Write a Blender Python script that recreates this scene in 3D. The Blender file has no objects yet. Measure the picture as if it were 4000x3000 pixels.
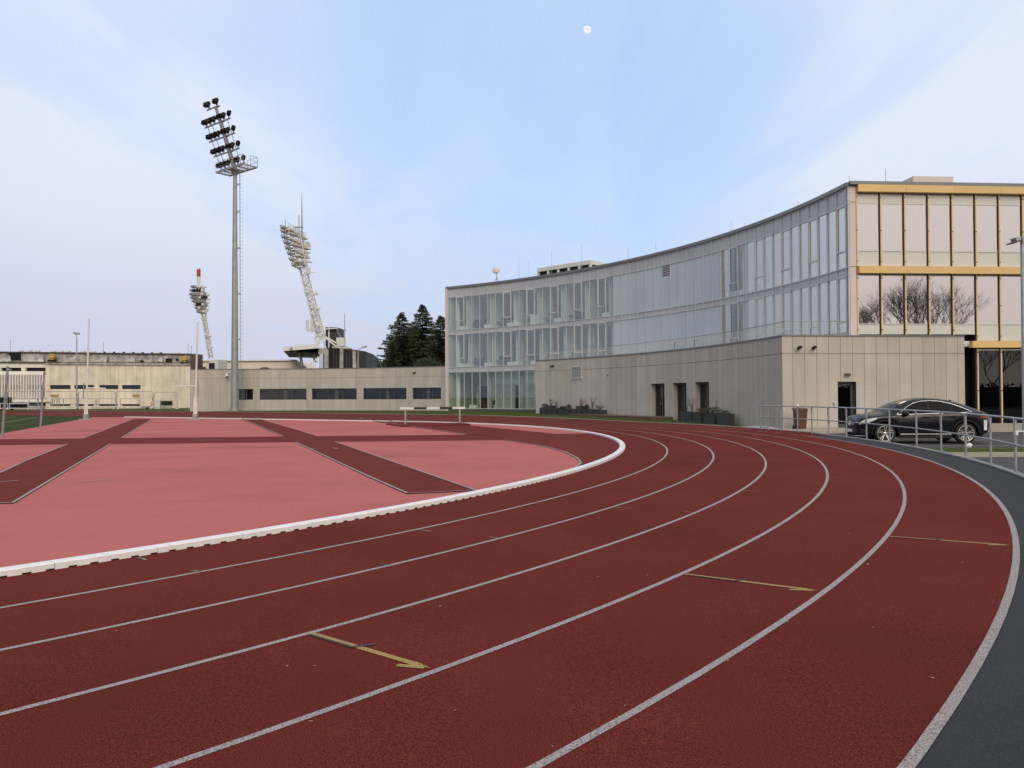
CLOUD_OFF = (1.3, .4, 0); SUN_E = 1.45; EXPO = 0.0
import bpy, bmesh, math, random
from mathutils import Vector, Matrix
random.seed(7)
SC = bpy.context.scene
COL = SC.collection
rad, deg = math.radians, math.degrees
PI = math.pi

# ------------------------------------------------------------------ helpers
class MB:
    """collects shapes and links them as ONE mesh object"""
    def __init__(s):
        s.v = []; s.f = []; s.sm = []; s.mi = []; s.tone = []
        s.cm = 0; s.ct = 0.5
    def add(s, vs, fs, smooth=False):
        n = len(s.v); s.v += [Vector(p) for p in vs]
        for f in fs:
            s.f.append([i + n for i in f]); s.sm.append(smooth); s.mi.append(s.cm); s.tone.append(s.ct)
        return s
    def poly(s, pts, smooth=False):
        return s.add(pts, [list(range(len(pts)))], smooth)
    def box(s, c, sz, ax=None):
        c = Vector(c); h = [q / 2 for q in sz]
        ax = ax or (Vector((1, 0, 0)), Vector((0, 1, 0)), Vector((0, 0, 1)))
        vs = [c + ax[0] * (h[0] * i) + ax[1] * (h[1] * j) + ax[2] * (h[2] * k) for i in (-1, 1) for j in (-1, 1) for k in (-1, 1)]
        return s.add(vs, [(0, 1, 3, 2), (4, 6, 7, 5), (0, 4, 5, 1), (2, 3, 7, 6), (0, 2, 6, 4), (1, 5, 7, 3)])
    def bar(s, a, b, w, t, up=(0, 0, 1)):
        a, b = Vector(a), Vector(b); d = (b - a); L = d.length; d.normalize()
        up = Vector(up); sd = d.cross(up)
        if sd.length < 1e-4: sd = d.cross(Vector((1, 0, 0)))
        sd.normalize(); u = sd.cross(d)
        return s.box((a + b) / 2, (L, w, t), (d, sd, u))
    def prism(s, poly, z0, z1):
        n = len(poly)
        vs = [(p[0], p[1], z0) for p in poly] + [(p[0], p[1], z1) for p in poly]
        fs = [(i, (i + 1) % n, n + (i + 1) % n, n + i) for i in range(n)]
        return s.add(vs, fs + [list(range(n))[::-1], list(range(n, 2 * n))])
    def tube(s, pts, r, seg=8, cap=True):
        pts = [Vector(p) for p in pts]; m = len(pts)
        rs = r if isinstance(r, (list, tuple)) else [r] * m
        vs = []; prev = None
        for i, p in enumerate(pts):
            if i == 0: d = pts[1] - p
            elif i == m - 1: d = p - pts[-2]
            else: d = (pts[i + 1] - p).normalized() + (p - pts[i - 1]).normalized()
            if d.length < 1e-9: d = Vector((0, 0, 1))
            d.normalize()
            if prev is None:
                a = Vector((0, 0, 1)) if abs(d.z) < .9 else Vector((1, 0, 0))
                u = d.cross(a).normalized()
            else:
                u = prev - d * prev.dot(d)
                u = u.normalized() if u.length > 1e-6 else d.orthogonal().normalized()
            prev = u; w = d.cross(u)
            for k in range(seg):
                t = 2 * PI * k / seg
                vs.append(p + (u * math.cos(t) + w * math.sin(t)) * rs[i])
        fs = [(i * seg + k, i * seg + (k + 1) % seg, (i + 1) * seg + (k + 1) % seg, (i + 1) * seg + k) for i in range(m - 1) for k in range(seg)]
        s.add(vs, fs, True)
        if cap:
            s.add(vs[:seg], [list(range(seg))[::-1]]); s.add(vs[-seg:], [list(range(seg))])
        return s
    def grid(s, rows, smooth=True, close=False):
        n = len(rows[0]); vs = [p for r in rows for p in r]
        fs = []
        for i in range(len(rows) - 1):
            for j in range(n if close else n - 1):
                k = (j + 1) % n
                fs.append((i * n + j, i * n + k, (i + 1) * n + k, (i + 1) * n + j))
        return s.add(vs, fs, smooth)
    def lathe(s, c, prof, seg=16, ax=(0, 0, 1)):
        c = Vector(c); ax = Vector(ax).normalized(); u = ax.orthogonal().normalized(); w = ax.cross(u)
        rows = [[c + ax * z + (u * math.cos(2 * PI * k / seg) + w * math.sin(2 * PI * k / seg)) * r for k in range(seg)] for r, z in prof]
        return s.grid(rows, True, True)
    def sphere(s, c, r, seg=14, rings=9):
        prof = [(max(1e-4, r * math.sin(PI * i / rings)), -r * math.cos(PI * i / rings)) for i in range(rings + 1)]
        return s.lathe(c, prof, seg)

def _props(o, label, cat, group, kind):
    if label: o['label'] = label
    if cat: o['category'] = cat
    if group: o['group'] = group
    if kind: o['kind'] = kind
    return o
ROOTM = {}
def mesh(name, mb, mats, parent=None, label=None, cat=None, group=None, kind=None, loc=None):
    """link a MB given in world coordinates; with a parent it becomes that thing's part"""
    me = bpy.data.meshes.new(name)
    M = None
    if parent is not None: M = ROOTM[parent.name].inverted()
    elif loc is not None: M = Matrix.Translation(Vector(loc)).inverted()
    vs = [M @ p for p in mb.v] if M else mb.v
    me.from_pydata([tuple(p) for p in vs], [], mb.f)
    mats = mats if isinstance(mats, (list, tuple)) else [mats]
    for m in mats: me.materials.append(m)
    me.polygons.foreach_set('use_smooth', mb.sm)
    if len(mats) > 1: me.polygons.foreach_set('material_index', mb.mi)
    if len(set(mb.tone)) > 1:
        ca = me.attributes.new('tone', 'FLOAT', 'FACE'); ca.data.foreach_set('value', mb.tone)
    me.update()
    o = bpy.data.objects.new(name, me); COL.objects.link(o)
    if parent is not None:
        o.parent = parent; ROOTM[o.name] = ROOTM[parent.name]
    else:
        if loc is not None: o.location = loc
        ROOTM[o.name] = Matrix.Translation(Vector(loc or (0, 0, 0)))
    return _props(o, label, cat, group, kind)
def thing(name, loc, label, cat, rotz=0, group=None, kind=None):
    o = bpy.data.objects.new(name, None); COL.objects.link(o)
    o.location = loc; o.rotation_euler = (0, 0, rotz); o.empty_display_size = .2
    ROOTM[o.name] = Matrix.Translation(Vector(loc)) @ Matrix.Rotation(rotz, 4, 'Z')
    return _props(o, label, cat, group, kind)
def copy_tree(o, parent=None):
    c = o.copy(); COL.objects.link(c)
    if parent is not None: c.parent = parent
    for ch in [q for q in COL.objects if q.parent == o]: copy_tree(ch, c)
    return c
def dup(o, loc, rotz=None, label=None, scale=None):
    c = copy_tree(o); c.location = loc
    if rotz is not None: c.rotation_euler = (0, 0, rotz)
    if label: c['label'] = label
    if scale: c.scale = (scale,) * 3
    return c

# ------------------------------------------------------------------ materials
def nt(m):
    m.use_nodes = True
    return m.node_tree.nodes, m.node_tree.links
def mk(name, col, rough=.6, metal=0., var=.12, vs=.8, fine=0., fs=60., bump=0., bs=80., spec=.5, tone=0., col2=None, streak=0., sheen=0., stain=0.):
    m = bpy.data.materials.new(name); N, L = nt(m)
    b = N['Principled BSDF']; b.inputs['Roughness'].default_value = rough; b.inputs['Metallic'].default_value = metal
    b.inputs['Specular IOR Level'].default_value = spec
    tc = N.new('ShaderNodeTexCoord')
    rgb = N.new('ShaderNodeRGB'); rgb.outputs[0].default_value = (*col, 1); cur = rgb.outputs[0]
    def noise(scale, det=3., vec=None):
        n = N.new('ShaderNodeTexNoise'); n.inputs['Scale'].default_value = scale; n.inputs['Detail'].default_value = det
        L.new(vec or tc.outputs['Object'], n.inputs['Vector']); return n.outputs['Fac']
    def remap(sock, a, b_, lo=.3, hi=.7):
        r = N.new('ShaderNodeMapRange'); r.inputs['From Min'].default_value = lo; r.inputs['From Max'].default_value = hi
        r.inputs['To Min'].default_value = a; r.inputs['To Max'].default_value = b_; L.new(sock, r.inputs['Value']); return r.outputs['Result']
    def mul(c, f):
        x = N.new('ShaderNodeVectorMath'); x.operation = 'SCALE'; L.new(c, x.inputs[0]); L.new(f, x.inputs['Scale']); return x.outputs[0]
    if col2:
        mx = N.new('ShaderNodeMix'); mx.data_type = 'RGBA'; mx.inputs['B'].default_value = (*col2, 1)
        L.new(cur, mx.inputs['A']); L.new(remap(noise(vs * 1.7, 5.), 0, 1, .42, .66), mx.inputs['Factor']); cur = mx.outputs['Result']
    if var: cur = mul(cur, remap(noise(vs, 4.), 1 - var, 1 + var))
    if fine: cur = mul(cur, remap(noise(fs, 2.), 1 - fine, 1 + fine))
    if streak:
        mp = N.new('ShaderNodeMapping'); mp.inputs['Scale'].default_value = (1.6, 1.6, .12); L.new(tc.outputs['Object'], mp.inputs['Vector'])
        cur = mul(cur, remap(noise(1.5, 5., mp.outputs[0]), 1 - streak, 1 + streak * .4, .35, .6))
    if tone:
        at_ = N.new('ShaderNodeAttribute'); at_.attribute_name = 'tone'
        cur = mul(cur, remap(at_.outputs['Fac'], 1 - tone, 1 + tone, 0, 1))
    if stain:
        mp = N.new('ShaderNodeMapping'); mp.inputs['Scale'].default_value = (.16, .3, 1); L.new(tc.outputs['Object'], mp.inputs['Vector'])
        cur = mul(cur, remap(noise(1., 6., mp.outputs[0]), 1, 1 - stain, .56, .74))
    if sheen:
        b.inputs['Sheen Weight'].default_value = sheen; b.inputs['Sheen Roughness'].default_value = .4; b.inputs['Sheen Tint'].default_value = (*[min(1, c * 5) for c in col], 1)
    L.new(cur, b.inputs['Base Color'])
    if bump:
        bp = N.new('ShaderNodeBump'); bp.inputs['Strength'].default_value = bump; bp.inputs['Distance'].default_value = .004
        L.new(noise(bs, 2.), bp.inputs['Height']); L.new(bp.outputs[0], b.inputs['Normal'])
    return m
def paint(name, col, under, cover=.62, fs=90., rough=.7):
    """worn painted marking: the granules below show through"""
    m = mk(name, col, rough, var=.08, vs=1.2); N, L = nt(m); b = N['Principled BSDF']
    src = b.inputs['Base Color'].links[0].from_socket
    tc = N.new('ShaderNodeTexCoord'); n = N.new('ShaderNodeTexNoise'); n.inputs['Scale'].default_value = fs; n.inputs['Detail'].default_value = 3
    L.new(tc.outputs['Object'], n.inputs['Vector'])
    r = N.new('ShaderNodeMapRange'); r.inputs['From Min'].default_value = cover - .12; r.inputs['From Max'].default_value = cover + .08
    L.new(n.outputs['Fac'], r.inputs['Value'])
    mx = N.new('ShaderNodeMix'); mx.data_type = 'RGBA'; L.new(r.outputs[0], mx.inputs['Factor']); L.new(src, mx.inputs['A']); mx.inputs['B'].default_value = (*under, 1)
    L.new(mx.outputs['Result'], b.inputs['Base Color'])
    return m
def glass(name, tint, base=.08, ior=1.6, rough=.0, refl=(1, 1, 1)):
    m = bpy.data.materials.new(name); N, L = nt(m); N.remove(N['Principled BSDF']); out = N['Material Output']
    t = N.new('ShaderNodeBsdfTransparent'); t.inputs[0].default_value = (*tint, 1)
    g = N.new('ShaderNodeBsdfGlossy'); g.inputs['Roughness'].default_value = rough; g.inputs[0].default_value = (*refl, 1)
    lw = N.new('ShaderNodeLayerWeight'); lw.inputs['Blend'].default_value = .5          # Facing = 1 - |cos|, the same from both sides of the pane
    pw = N.new('ShaderNodeMath'); pw.operation = 'POWER'; L.new(lw.outputs['Facing'], pw.inputs[0]); pw.inputs[1].default_value = 5
    f0 = ((ior - 1) / (ior + 1)) ** 2
    ad = N.new('ShaderNodeMath'); ad.operation = 'MULTIPLY_ADD'; ad.use_clamp = True; L.new(pw.outputs[0], ad.inputs[0]); ad.inputs[1].default_value = 1 - f0 - base; ad.inputs[2].default_value = f0 + base
    mx = N.new('ShaderNodeMixShader'); L.new(ad.outputs[0], mx.inputs[0]); L.new(t.outputs[0], mx.inputs[1]); L.new(g.outputs[0], mx.inputs[2])
    L.new(mx.outputs[0], out.inputs['Surface'])
    return m

M = {}
RUB = (.119, .0215, .0175)
M['track'] = mk('red rubber track', RUB, .95, var=.1, vs=.35, stain=.14, fine=.75, fs=150., bump=.5, bs=260., spec=.06, col2=(.103, .0195, .0165), sheen=.08)
M['runway'] = mk('dark red rubber runway', (.128, .0255, .022), .95, var=.09, vs=.5, fine=.3, fs=60., bump=.4, bs=120., spec=.06, col2=(.108, .0235, .0205), sheen=.1)
M['pink'] = mk('pink rubber infield', (.455, .142, .138), .95, var=.07, vs=.3, fine=.14, fs=60., bump=.3, bs=120., spec=.06, col2=(.43, .138, .134), stain=.25)
M['apron'] = mk('grey rubber apron', (.04, .042, .047), .85, var=.1, vs=.5, fine=.35, fs=120., bump=.4, bs=200., spec=.1, sheen=.1)
M['line'] = paint('worn white line paint', (.37, .345, .335), (.12, .065, .062), .57, 110.)
M['yline'] = paint('worn yellow line paint', (.4, .28, .06), (.1, .03, .025), .58, 110.)
M['bline'] = paint('worn black line paint', (.022, .02, .024), (.1, .03, .03), .62, 60.)
M['gline'] = paint('worn green line paint', (.09, .1, .07), (.13, .035, .03), .55, 60.)
M['whitemetal'] = mk('white coated kerb metal', (.78, .78, .77), .45, var=.06, vs=2.5, streak=0, fine=.04, fs=20.)
M['grass'] = mk('short grass', (.055, .075, .022), .9, var=.3, vs=1.1, fine=.5, fs=22., bump=.6, bs=30., spec=.02, col2=(.085, .1, .032))
M['pitch'] = mk('artificial pitch grass', (.046, .06, .02), .9, var=.15, vs=.6, fine=.35, fs=25., spec=.02)
M['asphalt'] = mk('parking asphalt', (.06, .061, .065), .85, var=.14, vs=.5, fine=.3, fs=45., bump=.4, bs=90., spec=.3)
M['paving'] = mk('pale concrete paving', (.36, .33, .28), .8, var=.12, vs=1.2, fine=.1, fs=30.)
M['kerb'] = mk('grey concrete kerb', (.3, .3, .29), .8, var=.14, vs=2., fine=.15, fs=40.)
M['panel'] = mk('fibre cement panel', (.455, .435, .4), .75, var=.06, vs=.7, fine=.05, fs=14., tone=.07, spec=.2, streak=.06)
M['coping'] = mk('zinc coping', (.2, .21, .22), .45, metal=.4, var=.08)
M['alu'] = mk('aluminium mullion', (.52, .54, .575), .4, metal=.15, var=.04)
M['aludark'] = mk('dark grey aluminium', (.075, .08, .085), .45, var=.05)
M['whiteframe'] = mk('light grey window frame', (.62, .6, .58), .45, var=.03)
M['spandrel'] = mk('enamelled glass spandrel', (.42, .46, .49), .2, var=.05, vs=.4, tone=.05)
M['gpanel'] = mk('blue grey enamelled glass', (.45, .545, .61), .15, var=.05, vs=.3, tone=.04, spec=.6)
M['glass'] = glass('green tinted glass', (.95, .99, .97), .13, 1.5)
M['glassw'] = glass('mirror tinted glass', (.55, .58, .57), .56, 1.6, .012, (.95, .905, .91))
M['glassd'] = glass('dark glass', (.22, .24, .24), .03, 1.5)
M['wglass'] = glass('clear window glass', (.75, .78, .78), .06, 1.5)
M['white'] = mk('white plaster', (.84, .85, .83), .8, var=.04)
M['mint'] = mk('pale green plaster', (.78, .84, .8), .8, var=.05)
M['ceil'] = mk('white ceiling', (.82, .83, .82), .85, var=.03)
M['floor'] = mk('office carpet', (.3, .3, .29), .9, var=.1)
M['conc'] = mk('bare concrete', (.34, .34, .33), .8, var=.15, vs=1.1)
M['wood'] = mk('office wood', (.34, .22, .13), .6, var=.15)
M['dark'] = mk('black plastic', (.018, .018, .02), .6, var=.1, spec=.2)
M['darkred'] = mk('dark red upholstery', (.09, .015, .018), .8, var=.1)
M['ochre'] = mk('ochre metal band', (.7, .49, .21), .5, var=.05, vs=.35, tone=.04)
M['bronze'] = mk('bronze fin', (.68, .54, .32), .5, metal=.1, var=.06)
M['cream'] = mk('cream enamel panel', (.6, .615, .57), .35, var=.03, vs=.4)
M['pier'] = mk('pale cladding', (.62, .56, .53), .6, var=.03)
M['galv'] = mk('galvanised steel', (.36, .38, .39), .45, metal=.5, var=.16, vs=4., fine=.12, fs=24.)
M['steel'] = mk('grey mast steel', (.33, .34, .34), .5, metal=.4, var=.12, vs=2.)
M['lampblack'] = mk('black lamp housing', (.012, .012, .013), .45, var=.1)
M['wht'] = mk('white paint on steel', (.7, .69, .67), .5, var=.07, vs=3.)
M['whtrust'] = mk('weathered white tower steel', (.78, .77, .75), .6, var=.1, vs=2., col2=(.56, .52, .48))
M['red'] = mk('signal red paint', (.4, .03, .03), .5, var=.08)
M['blk'] = mk('black corrugated cladding', (.022, .022, .024), .55, var=.15, vs=1.)
M['oldbeige'] = mk('weathered beige stone cladding', (.8, .73, .6), .9, var=.1, vs=.3, fine=.06, fs=9., col2=(.66, .6, .5), streak=.14, spec=.1)
M['oldconc'] = mk('stained old concrete', (.46, .45, .43), .9, var=.22, vs=.5, fine=.15, fs=8., col2=(.27, .265, .255), streak=.25, spec=.1)
M['pinkwall'] = mk('pale pink render', (.72, .62, .56), .85, var=.06, vs=.4)
M['whitewall'] = mk('white painted wall', (.84, .81, .77), .8, var=.06, vs=.5, spec=.2)
M['glassr'] = glass('coated glass', (.88, .95, .92), .36, 1.5, 0., (1, .99, .95))
def frosted():
    m = mk('translucent light panel', (.8, .84, .82), .6, var=.03); N, L = nt(m); b = N['Principled BSDF']; t = N.new('ShaderNodeBsdfTranslucent'); t.inputs[0].default_value = (.85, .9, .87, 1)
    x = N.new('ShaderNodeMixShader'); x.inputs[0].default_value = .7; L.new(b.outputs[0], x.inputs[1]); L.new(t.outputs[0], x.inputs[2]); L.new(x.outputs[0], N['Material Output'].inputs['Surface']); return m
M['frosted'] = frosted()  # translucent white for the light panel added inside the ground floor
M['greywall'] = mk('grey office wall', (.2, .21, .24), .8, var=.1)
M['glassg'] = glass('clear green glass', (.93, .99, .955), .035, 1.5)
M['rust'] = mk('rusty brown cladding', (.1, .075, .06), .85, var=.25, vs=1.2)
M['yellow'] = mk('yellow fan paint', (.62, .48, .04), .55, var=.1)
M['vent'] = mk('tan vent cover', (.4, .27, .11), .7, var=.1)
M['plank'] = mk('brown deck timber', (.17, .105, .06), .75, var=.2, vs=3.)
M['planter'] = mk('anthracite planter', (.035, .037, .04), .55, var=.12)
M['soil'] = mk('soil', (.05, .035, .025), .95, var=.2)
M['leaf'] = mk('shrub leaf', (.036, .052, .026), .8, var=.35, vs=6.)
M['leafred'] = mk('russet leaf', (.15, .075, .04), .7, var=.3, vs=6.)
M['needle'] = mk('spruce needles', (.055, .07, .035), .85, var=.5, vs=.9, spec=.2)
M['bark'] = mk('bark', (.075, .055, .042), .9, var=.3, vs=4.)
M['binbrown'] = mk('brown bin plastic', (.09, .045, .026), .5, var=.08)
M['rubber'] = mk('tyre rubber', (.016, .016, .017), .8, var=.1)
M['chrome'] = mk('chrome trim', (.85, .86, .88), .14, metal=1., var=.02)
M['rim'] = mk('silver alloy', (.72, .7, .66), .25, metal=.85, var=.03)
M['carglass'] = glass('tinted car glass', (.16, .17, .18), .0, 1.38)
M['headlamp'] = mk('headlamp lens', (.62, .66, .7), .12, var=.1, vs=9.)
M['taillamp'] = mk('tail lamp red', (.4, .012, .014), .15, var=.05)
M['plastic'] = mk('white plastic film', (.75, .76, .78), .5, var=.08, vs=9.)
def carpaint():
    m = mk('black metallic car paint', (.006, .007, .012), .2, var=.0, spec=.35)
    b = m.node_tree.nodes['Principled BSDF']; b.inputs['Coat Weight'].default_value = .2; b.inputs['Coat Roughness'].default_value = .03
    return m
M['car'] = carpaint()

# ------------------------------------------------------------------ camera numbers and survey helpers
FPX, PITCH, ROLL, HCAM = 3187., rad(.917), rad(-.25), 1.583
def ray(px, py):
    u = (px - 2000) / FPX; v = (1500 - py) / FPX
    u, v = u * math.cos(ROLL) - v * math.sin(ROLL), u * math.sin(ROLL) + v * math.cos(ROLL)
    return Vector((u, math.cos(PITCH) - v * math.sin(PITCH), math.sin(PITCH) + v * math.cos(PITCH)))
def at(px, py, D):
    """surveyed point at distance D (metres along Y) from the viewpoint"""
    d = ray(px, py); t = D / d.y
    return Vector((d.x * t, D, HCAM + d.z * t))
def onz(px, py, z):
    d = ray(px, py); t = (z - HCAM) / d.z
    return Vector((d.x * t, d.y * t, z))
def hit(px, c, r, py=1500):
    """far intersection of the viewing column px with a vertical cylinder"""
    d = ray(px, py); a = d.x ** 2 + d.y ** 2; b = -2 * (d.x * c[0] + d.y * c[1]); cc = c[0] ** 2 + c[1] ** 2 - r * r
    t = (-b + math.sqrt(b * b - 4 * a * cc)) / (2 * a)
    return math.atan2(d.y * t - c[1], d.x * t - c[0])

# ------------------------------------------------------------------ ground shape
TC = Vector((-29.888, 29.642)); TR = 33.67          # centre and radius of the track bend
TILT = math.tan(rad(.35))
EA = rad(-40); EX = Vector((math.cos(EA), math.sin(EA))); EN = Vector((-math.sin(EA), math.cos(EA)))
def lerp(x, xs, ys):
    if x <= xs[0]: return ys[0]
    for i in range(len(xs) - 1):
        if x <= xs[i + 1]: return ys[i] + (ys[i + 1] - ys[i]) * (x - xs[i]) / (xs[i + 1] - xs[i])
    return ys[-1]
def trackpos(x, y):
    """(outward distance from the kerb, effective angle in degrees; beyond 50 = far straight)"""
    q = Vector((x, y)) - TC; s = q.dot(EX); n = q.dot(EN)
    if s > 0: return q.length - TR, deg(math.atan2(q.y, q.x))
    return abs(n) - TR, (50 - s if n > 0 else -130 + s)
def gz(x, y):
    w, A = trackpos(x, y)
    z = TILT * max(-90, min(30, x))
    if w > 0: z += min(w, 9) * lerp(A, [28, 48, 60, 90], [0, .024, .028, .04])
    return z
def tp(A, w, dz=0.):
    """point on the track: A in degrees (beyond 50: metres along the far straight +50), w outward"""
    if A <= 50: p = TC + Vector((math.cos(rad(A)), math.sin(rad(A)))) * (TR + w)
    else: p = TC + EN * (TR + w) - EX * (A - 50)
    return Vector((p.x, p.y, gz(p.x, p.y) + dz))
def steps(a, b, st=1.):
    n = max(1, int(math.ceil(abs(b - a) / st))); return [a + (b - a) * i / n for i in range(n + 1)]
def band(mb, A0, A1, w0, w1, dz, st=1., cuts=()):
    rows = []
    ws = [w0] + [c for c in cuts if w0 < c < w1] + [w1]
    for A in steps(A0, A1, st): rows.append([tp(A, w, dz) for w in ws])
    return mb.grid(rows, False)
def strip(mb, pts, wd, dz):
    """painted line of width wd along ground points (x, y)"""
    pts = [Vector((p[0], p[1])) for p in pts]; rows = []
    for i, p in enumerate(pts):
        a = pts[max(0, i - 1)]; b = pts[min(len(pts) - 1, i + 1)]; d = (b - a).normalized(); n = Vector((-d.y, d.x)) * wd / 2
        rows.append([Vector((q.x, q.y, gz(q.x, q.y) + dz)) for q in (p - n, p + n)])
    return mb.grid(rows, False)
def flat(mb, pts, dz, z=None):
    return mb.poly([(p[0], p[1], (TILT * p[0] if z is None else z) + dz) for p in pts])

# ------------------------------------------------------------------ terrain
def zb(A): return lerp(A, [17, 30, 45, 60, 70, 95, 120, 150], [-.2, -.05, .08, .2, .2, .2, -.02, -.1])
g = MB(); rows = []
radii = [0, 10, 20, 28, 33, 34, 38, 42, 42.4, 43, 44, 46, 49, 53, 58, 66, 76, 90, 110, 140, 200, 300, 500, 900, 1600, 3000]
AN = [-180 + 2 * i for i in range(181)]
for r in radii:
    row = []
    for A in AN:
        x = TC.x + r * math.cos(rad(A)); y = TC.y + r * math.sin(rad(A)); w, E = trackpos(x, y)
        if -140 < A < 16 and r > 36: z = -.34 if r < 900 else -.6
        elif w < 8.3: z = gz(x, y) - .06
        else:
            k = min(1, (w - 8.3) / 4.); z0 = gz(x, y) - .03
            z = z0 + (zb(A) - z0) * k
            if w > 60: z = z + (-.4 - z) * min(1, (w - 60) / 60)
        row.append(Vector((x, y, z)))
    rows.append(row)
g.grid(rows, True)
mesh('ground', g, M['grass'], kind='structure')
# ------------------------------------------------------------------ running track
WOUT = 8.5
tr = MB()
band(tr, -80, 2.0, -.03, 7.34, 0., 1., [1.2, 2.4, 3.7, 4.9, 6.1])
band(tr, 2.0, 50, -.03, WOUT, 0., 1., [1.2, 2.4, 3.7, 4.9, 6.1, 7.34])
band(tr, 50, 140, -.03, 9.0, 0., 2., [1.2, 2.4, 3.7, 4.9, 6.1, 7.34])
track = mesh('running_track', tr, M['track'], kind='structure')
LW = 1.22
for k in range(1, 7):
    l = MB(); w = k * LW
    if k < 6: band(l, -80, 140, w - .025, w + .025, .003)
    else:
        band(l, -80, 2.2, w - .03, w + .03, .003)
        for a, b in ((2.9, 4.1), (4.7, 6.0), (6.8, 8.4), (9.2, 11)): band(l, a, b, w - .025, w + .025, .003, .3)
        band(l, 11.5, 140, w - .025, w + .025, .003)
    mesh('lane_line', l, M['line'], track)
# the three yellow-black hooked start arrows and small relay marks
def lane_arrow(A, w0, w1, side):
    y = MB(); b = MB()
    def P(w, t):
        q = tp(A, w); tg = Vector((-math.sin(rad(A)), math.cos(rad(A)), 0)) * t
        return (q.x + tg.x, q.y + tg.y)
    strip(y, [P(w0, 0), P(w1 - .06, 0)], .05, .004)
    y2 = MB(); tip = [P(w1 + .03, -.0), P(w1 - .12, .03), P(w1 - .12, -.035)]
    strip(y, [P(w1 - .01, -.012), P(w1 - .17, -.085)], .045, .0045)
    flat(y, tip, .005)
    wm = w0 + (w1 - w0) * .42
    strip(b, [P(w0 + .02, -.028), P(wm, -.028)], .024, .006)
    strip(b, [P(wm - .005, -.03), P(wm + .06, .11)], .035, .0065)
    mesh('arrow_mark', y, M['yline'], track); mesh('arrow_mark', b, M['bline'], track)
lane_arrow(-40.2, 3.68, 4.8, -1); lane_arrow(-35.5, 4.92, 6.02, -1); lane_arrow(-31.2, 6.14, 7.24, -1)
def tick(px, py, L, wd, m, along=False):
    d = ray(px, py); t = -HCAM / (d.z - TILT * d.x); p = Vector((d.x * t, d.y * t)); q = (p - TC).normalized()
    if along: q = Vector((-q.y, q.x))
    k = MB(); strip(k, [p - q * L / 2, p + q * L / 2], wd, .0045); mesh('lane_mark', k, m, track)
for px, py, L, wd, m in ((545, 2181, .12, .05, 'gline'), (560, 2185, .12, .03, 'line'), (765, 2231, .12, .05, 'gline'), (1208, 2160, .1, .05, 'bline'),
                         (1500, 2205, .12, .045, 'bline'), (1648, 2072, .12, .05, 'gline'), (1668, 2075, .14, .02, 'line'), (1930, 2101, .13, .05, 'gline'),
                         (2430, 1984, .3, .022, 'yline'), (2515, 2070, .12, .04, 'bline'), (2705, 2001, .2, .018, 'yline'), (2930, 1918, .3, .018, 'yline'),
                         (3190, 1928, .2, .012, 'line'), (3260, 1866, .2, .01, 'line'), (3490, 1872, .15, .01, 'line')):
    tick(px, py, L, wd, M[m])
for A in (92, 110, 122):                                       # finish and relay lines on the far straight
    k = MB(); strip(k, [tp(A, w) for w in (0, 2, 4, 6, 7.3)], .05, .012); mesh('finish_line', k, M['line'], track)

# grey apron and kerb between the track and the railing
WK = 8.22
a = MB(); band(a, -80, 2.0, 7.34, WK, -.002, 1.)
mesh('apron', a, M['apron'], kind='structure')
kb = MB(); rows = []
for A in steps(-80, 7.0, 1.):
    w1 = WK + (.0 if A < 2 else .28 * min(1, (A - 2) / 3))
    p0 = tp(A, w1); p1 = tp(A, w1 + .11)
    rows.append([Vector((p0.x, p0.y, p0.z + .004)), Vector((p0.x, p0.y, p0.z + .035)), Vector((p1.x, p1.y, p1.z + .035)), Vector((p1.x, p1.y, -.4))])
kb.grid(rows, False)
rows = []
for A in steps(7.0, 140, 1.):
    w1 = WOUT if A < 50 else 9.0
    p0 = tp(A, w1); p1 = tp(A, w1 + .16)
    rows.append([Vector((p0.x, p0.y, p0.z - .1)), Vector((p0.x, p0.y, p0.z + .02)), Vector((p1.x, p1.y, p1.z + .02)), Vector((p1.x, p1.y, p1.z - .3))])
kb.grid(rows, False)
mesh('kerb', kb, M['kerb'], kind='structure')

# ------------------------------------------------------------------ infield
DZ = .0
GL0, GL1 = Vector((-26.17, 42.02)), Vector((-43.8, 85.9))      # edge of the artificial pitch
gd = (GL1 - GL0).normalized()
arc = [tp(A, -.02) for A in steps(-75, 50, 1.)]
far = tp(50 + 38.5, -.02)
inf = MB(); flat(inf, [(p.x, p.y) for p in arc] + [(far.x, far.y), tuple(GL1 + gd * -3.2), tuple(GL0), (-20.0, 26.0), (-30, 12), (-40, 4)], DZ)
mesh('infield', inf, M['pink'], kind='structure')
pg = MB()
flat(pg, [tuple(GL1 - gd * 3.1), tuple(GL0), (-20.1, 26.1), (-30, 12), (-40, 4), (-140, 60), (-140, 160), (tp(150, -.3).x, tp(150, -.3).y), (tp(90, -.25).x, tp(90, -.25).y)], .003)
pitch = mesh('grass_pitch', pg, M['pitch'], kind='structure')
ln = MB(); strip(ln, [(-37.2, 58.2), (-49.0, 84.0)], .12, .008); strip(ln, [(-37.2, 58.2), (-70, 41)], .12, .008)
mesh('pitch_line', ln, M['line'], pitch)
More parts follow.
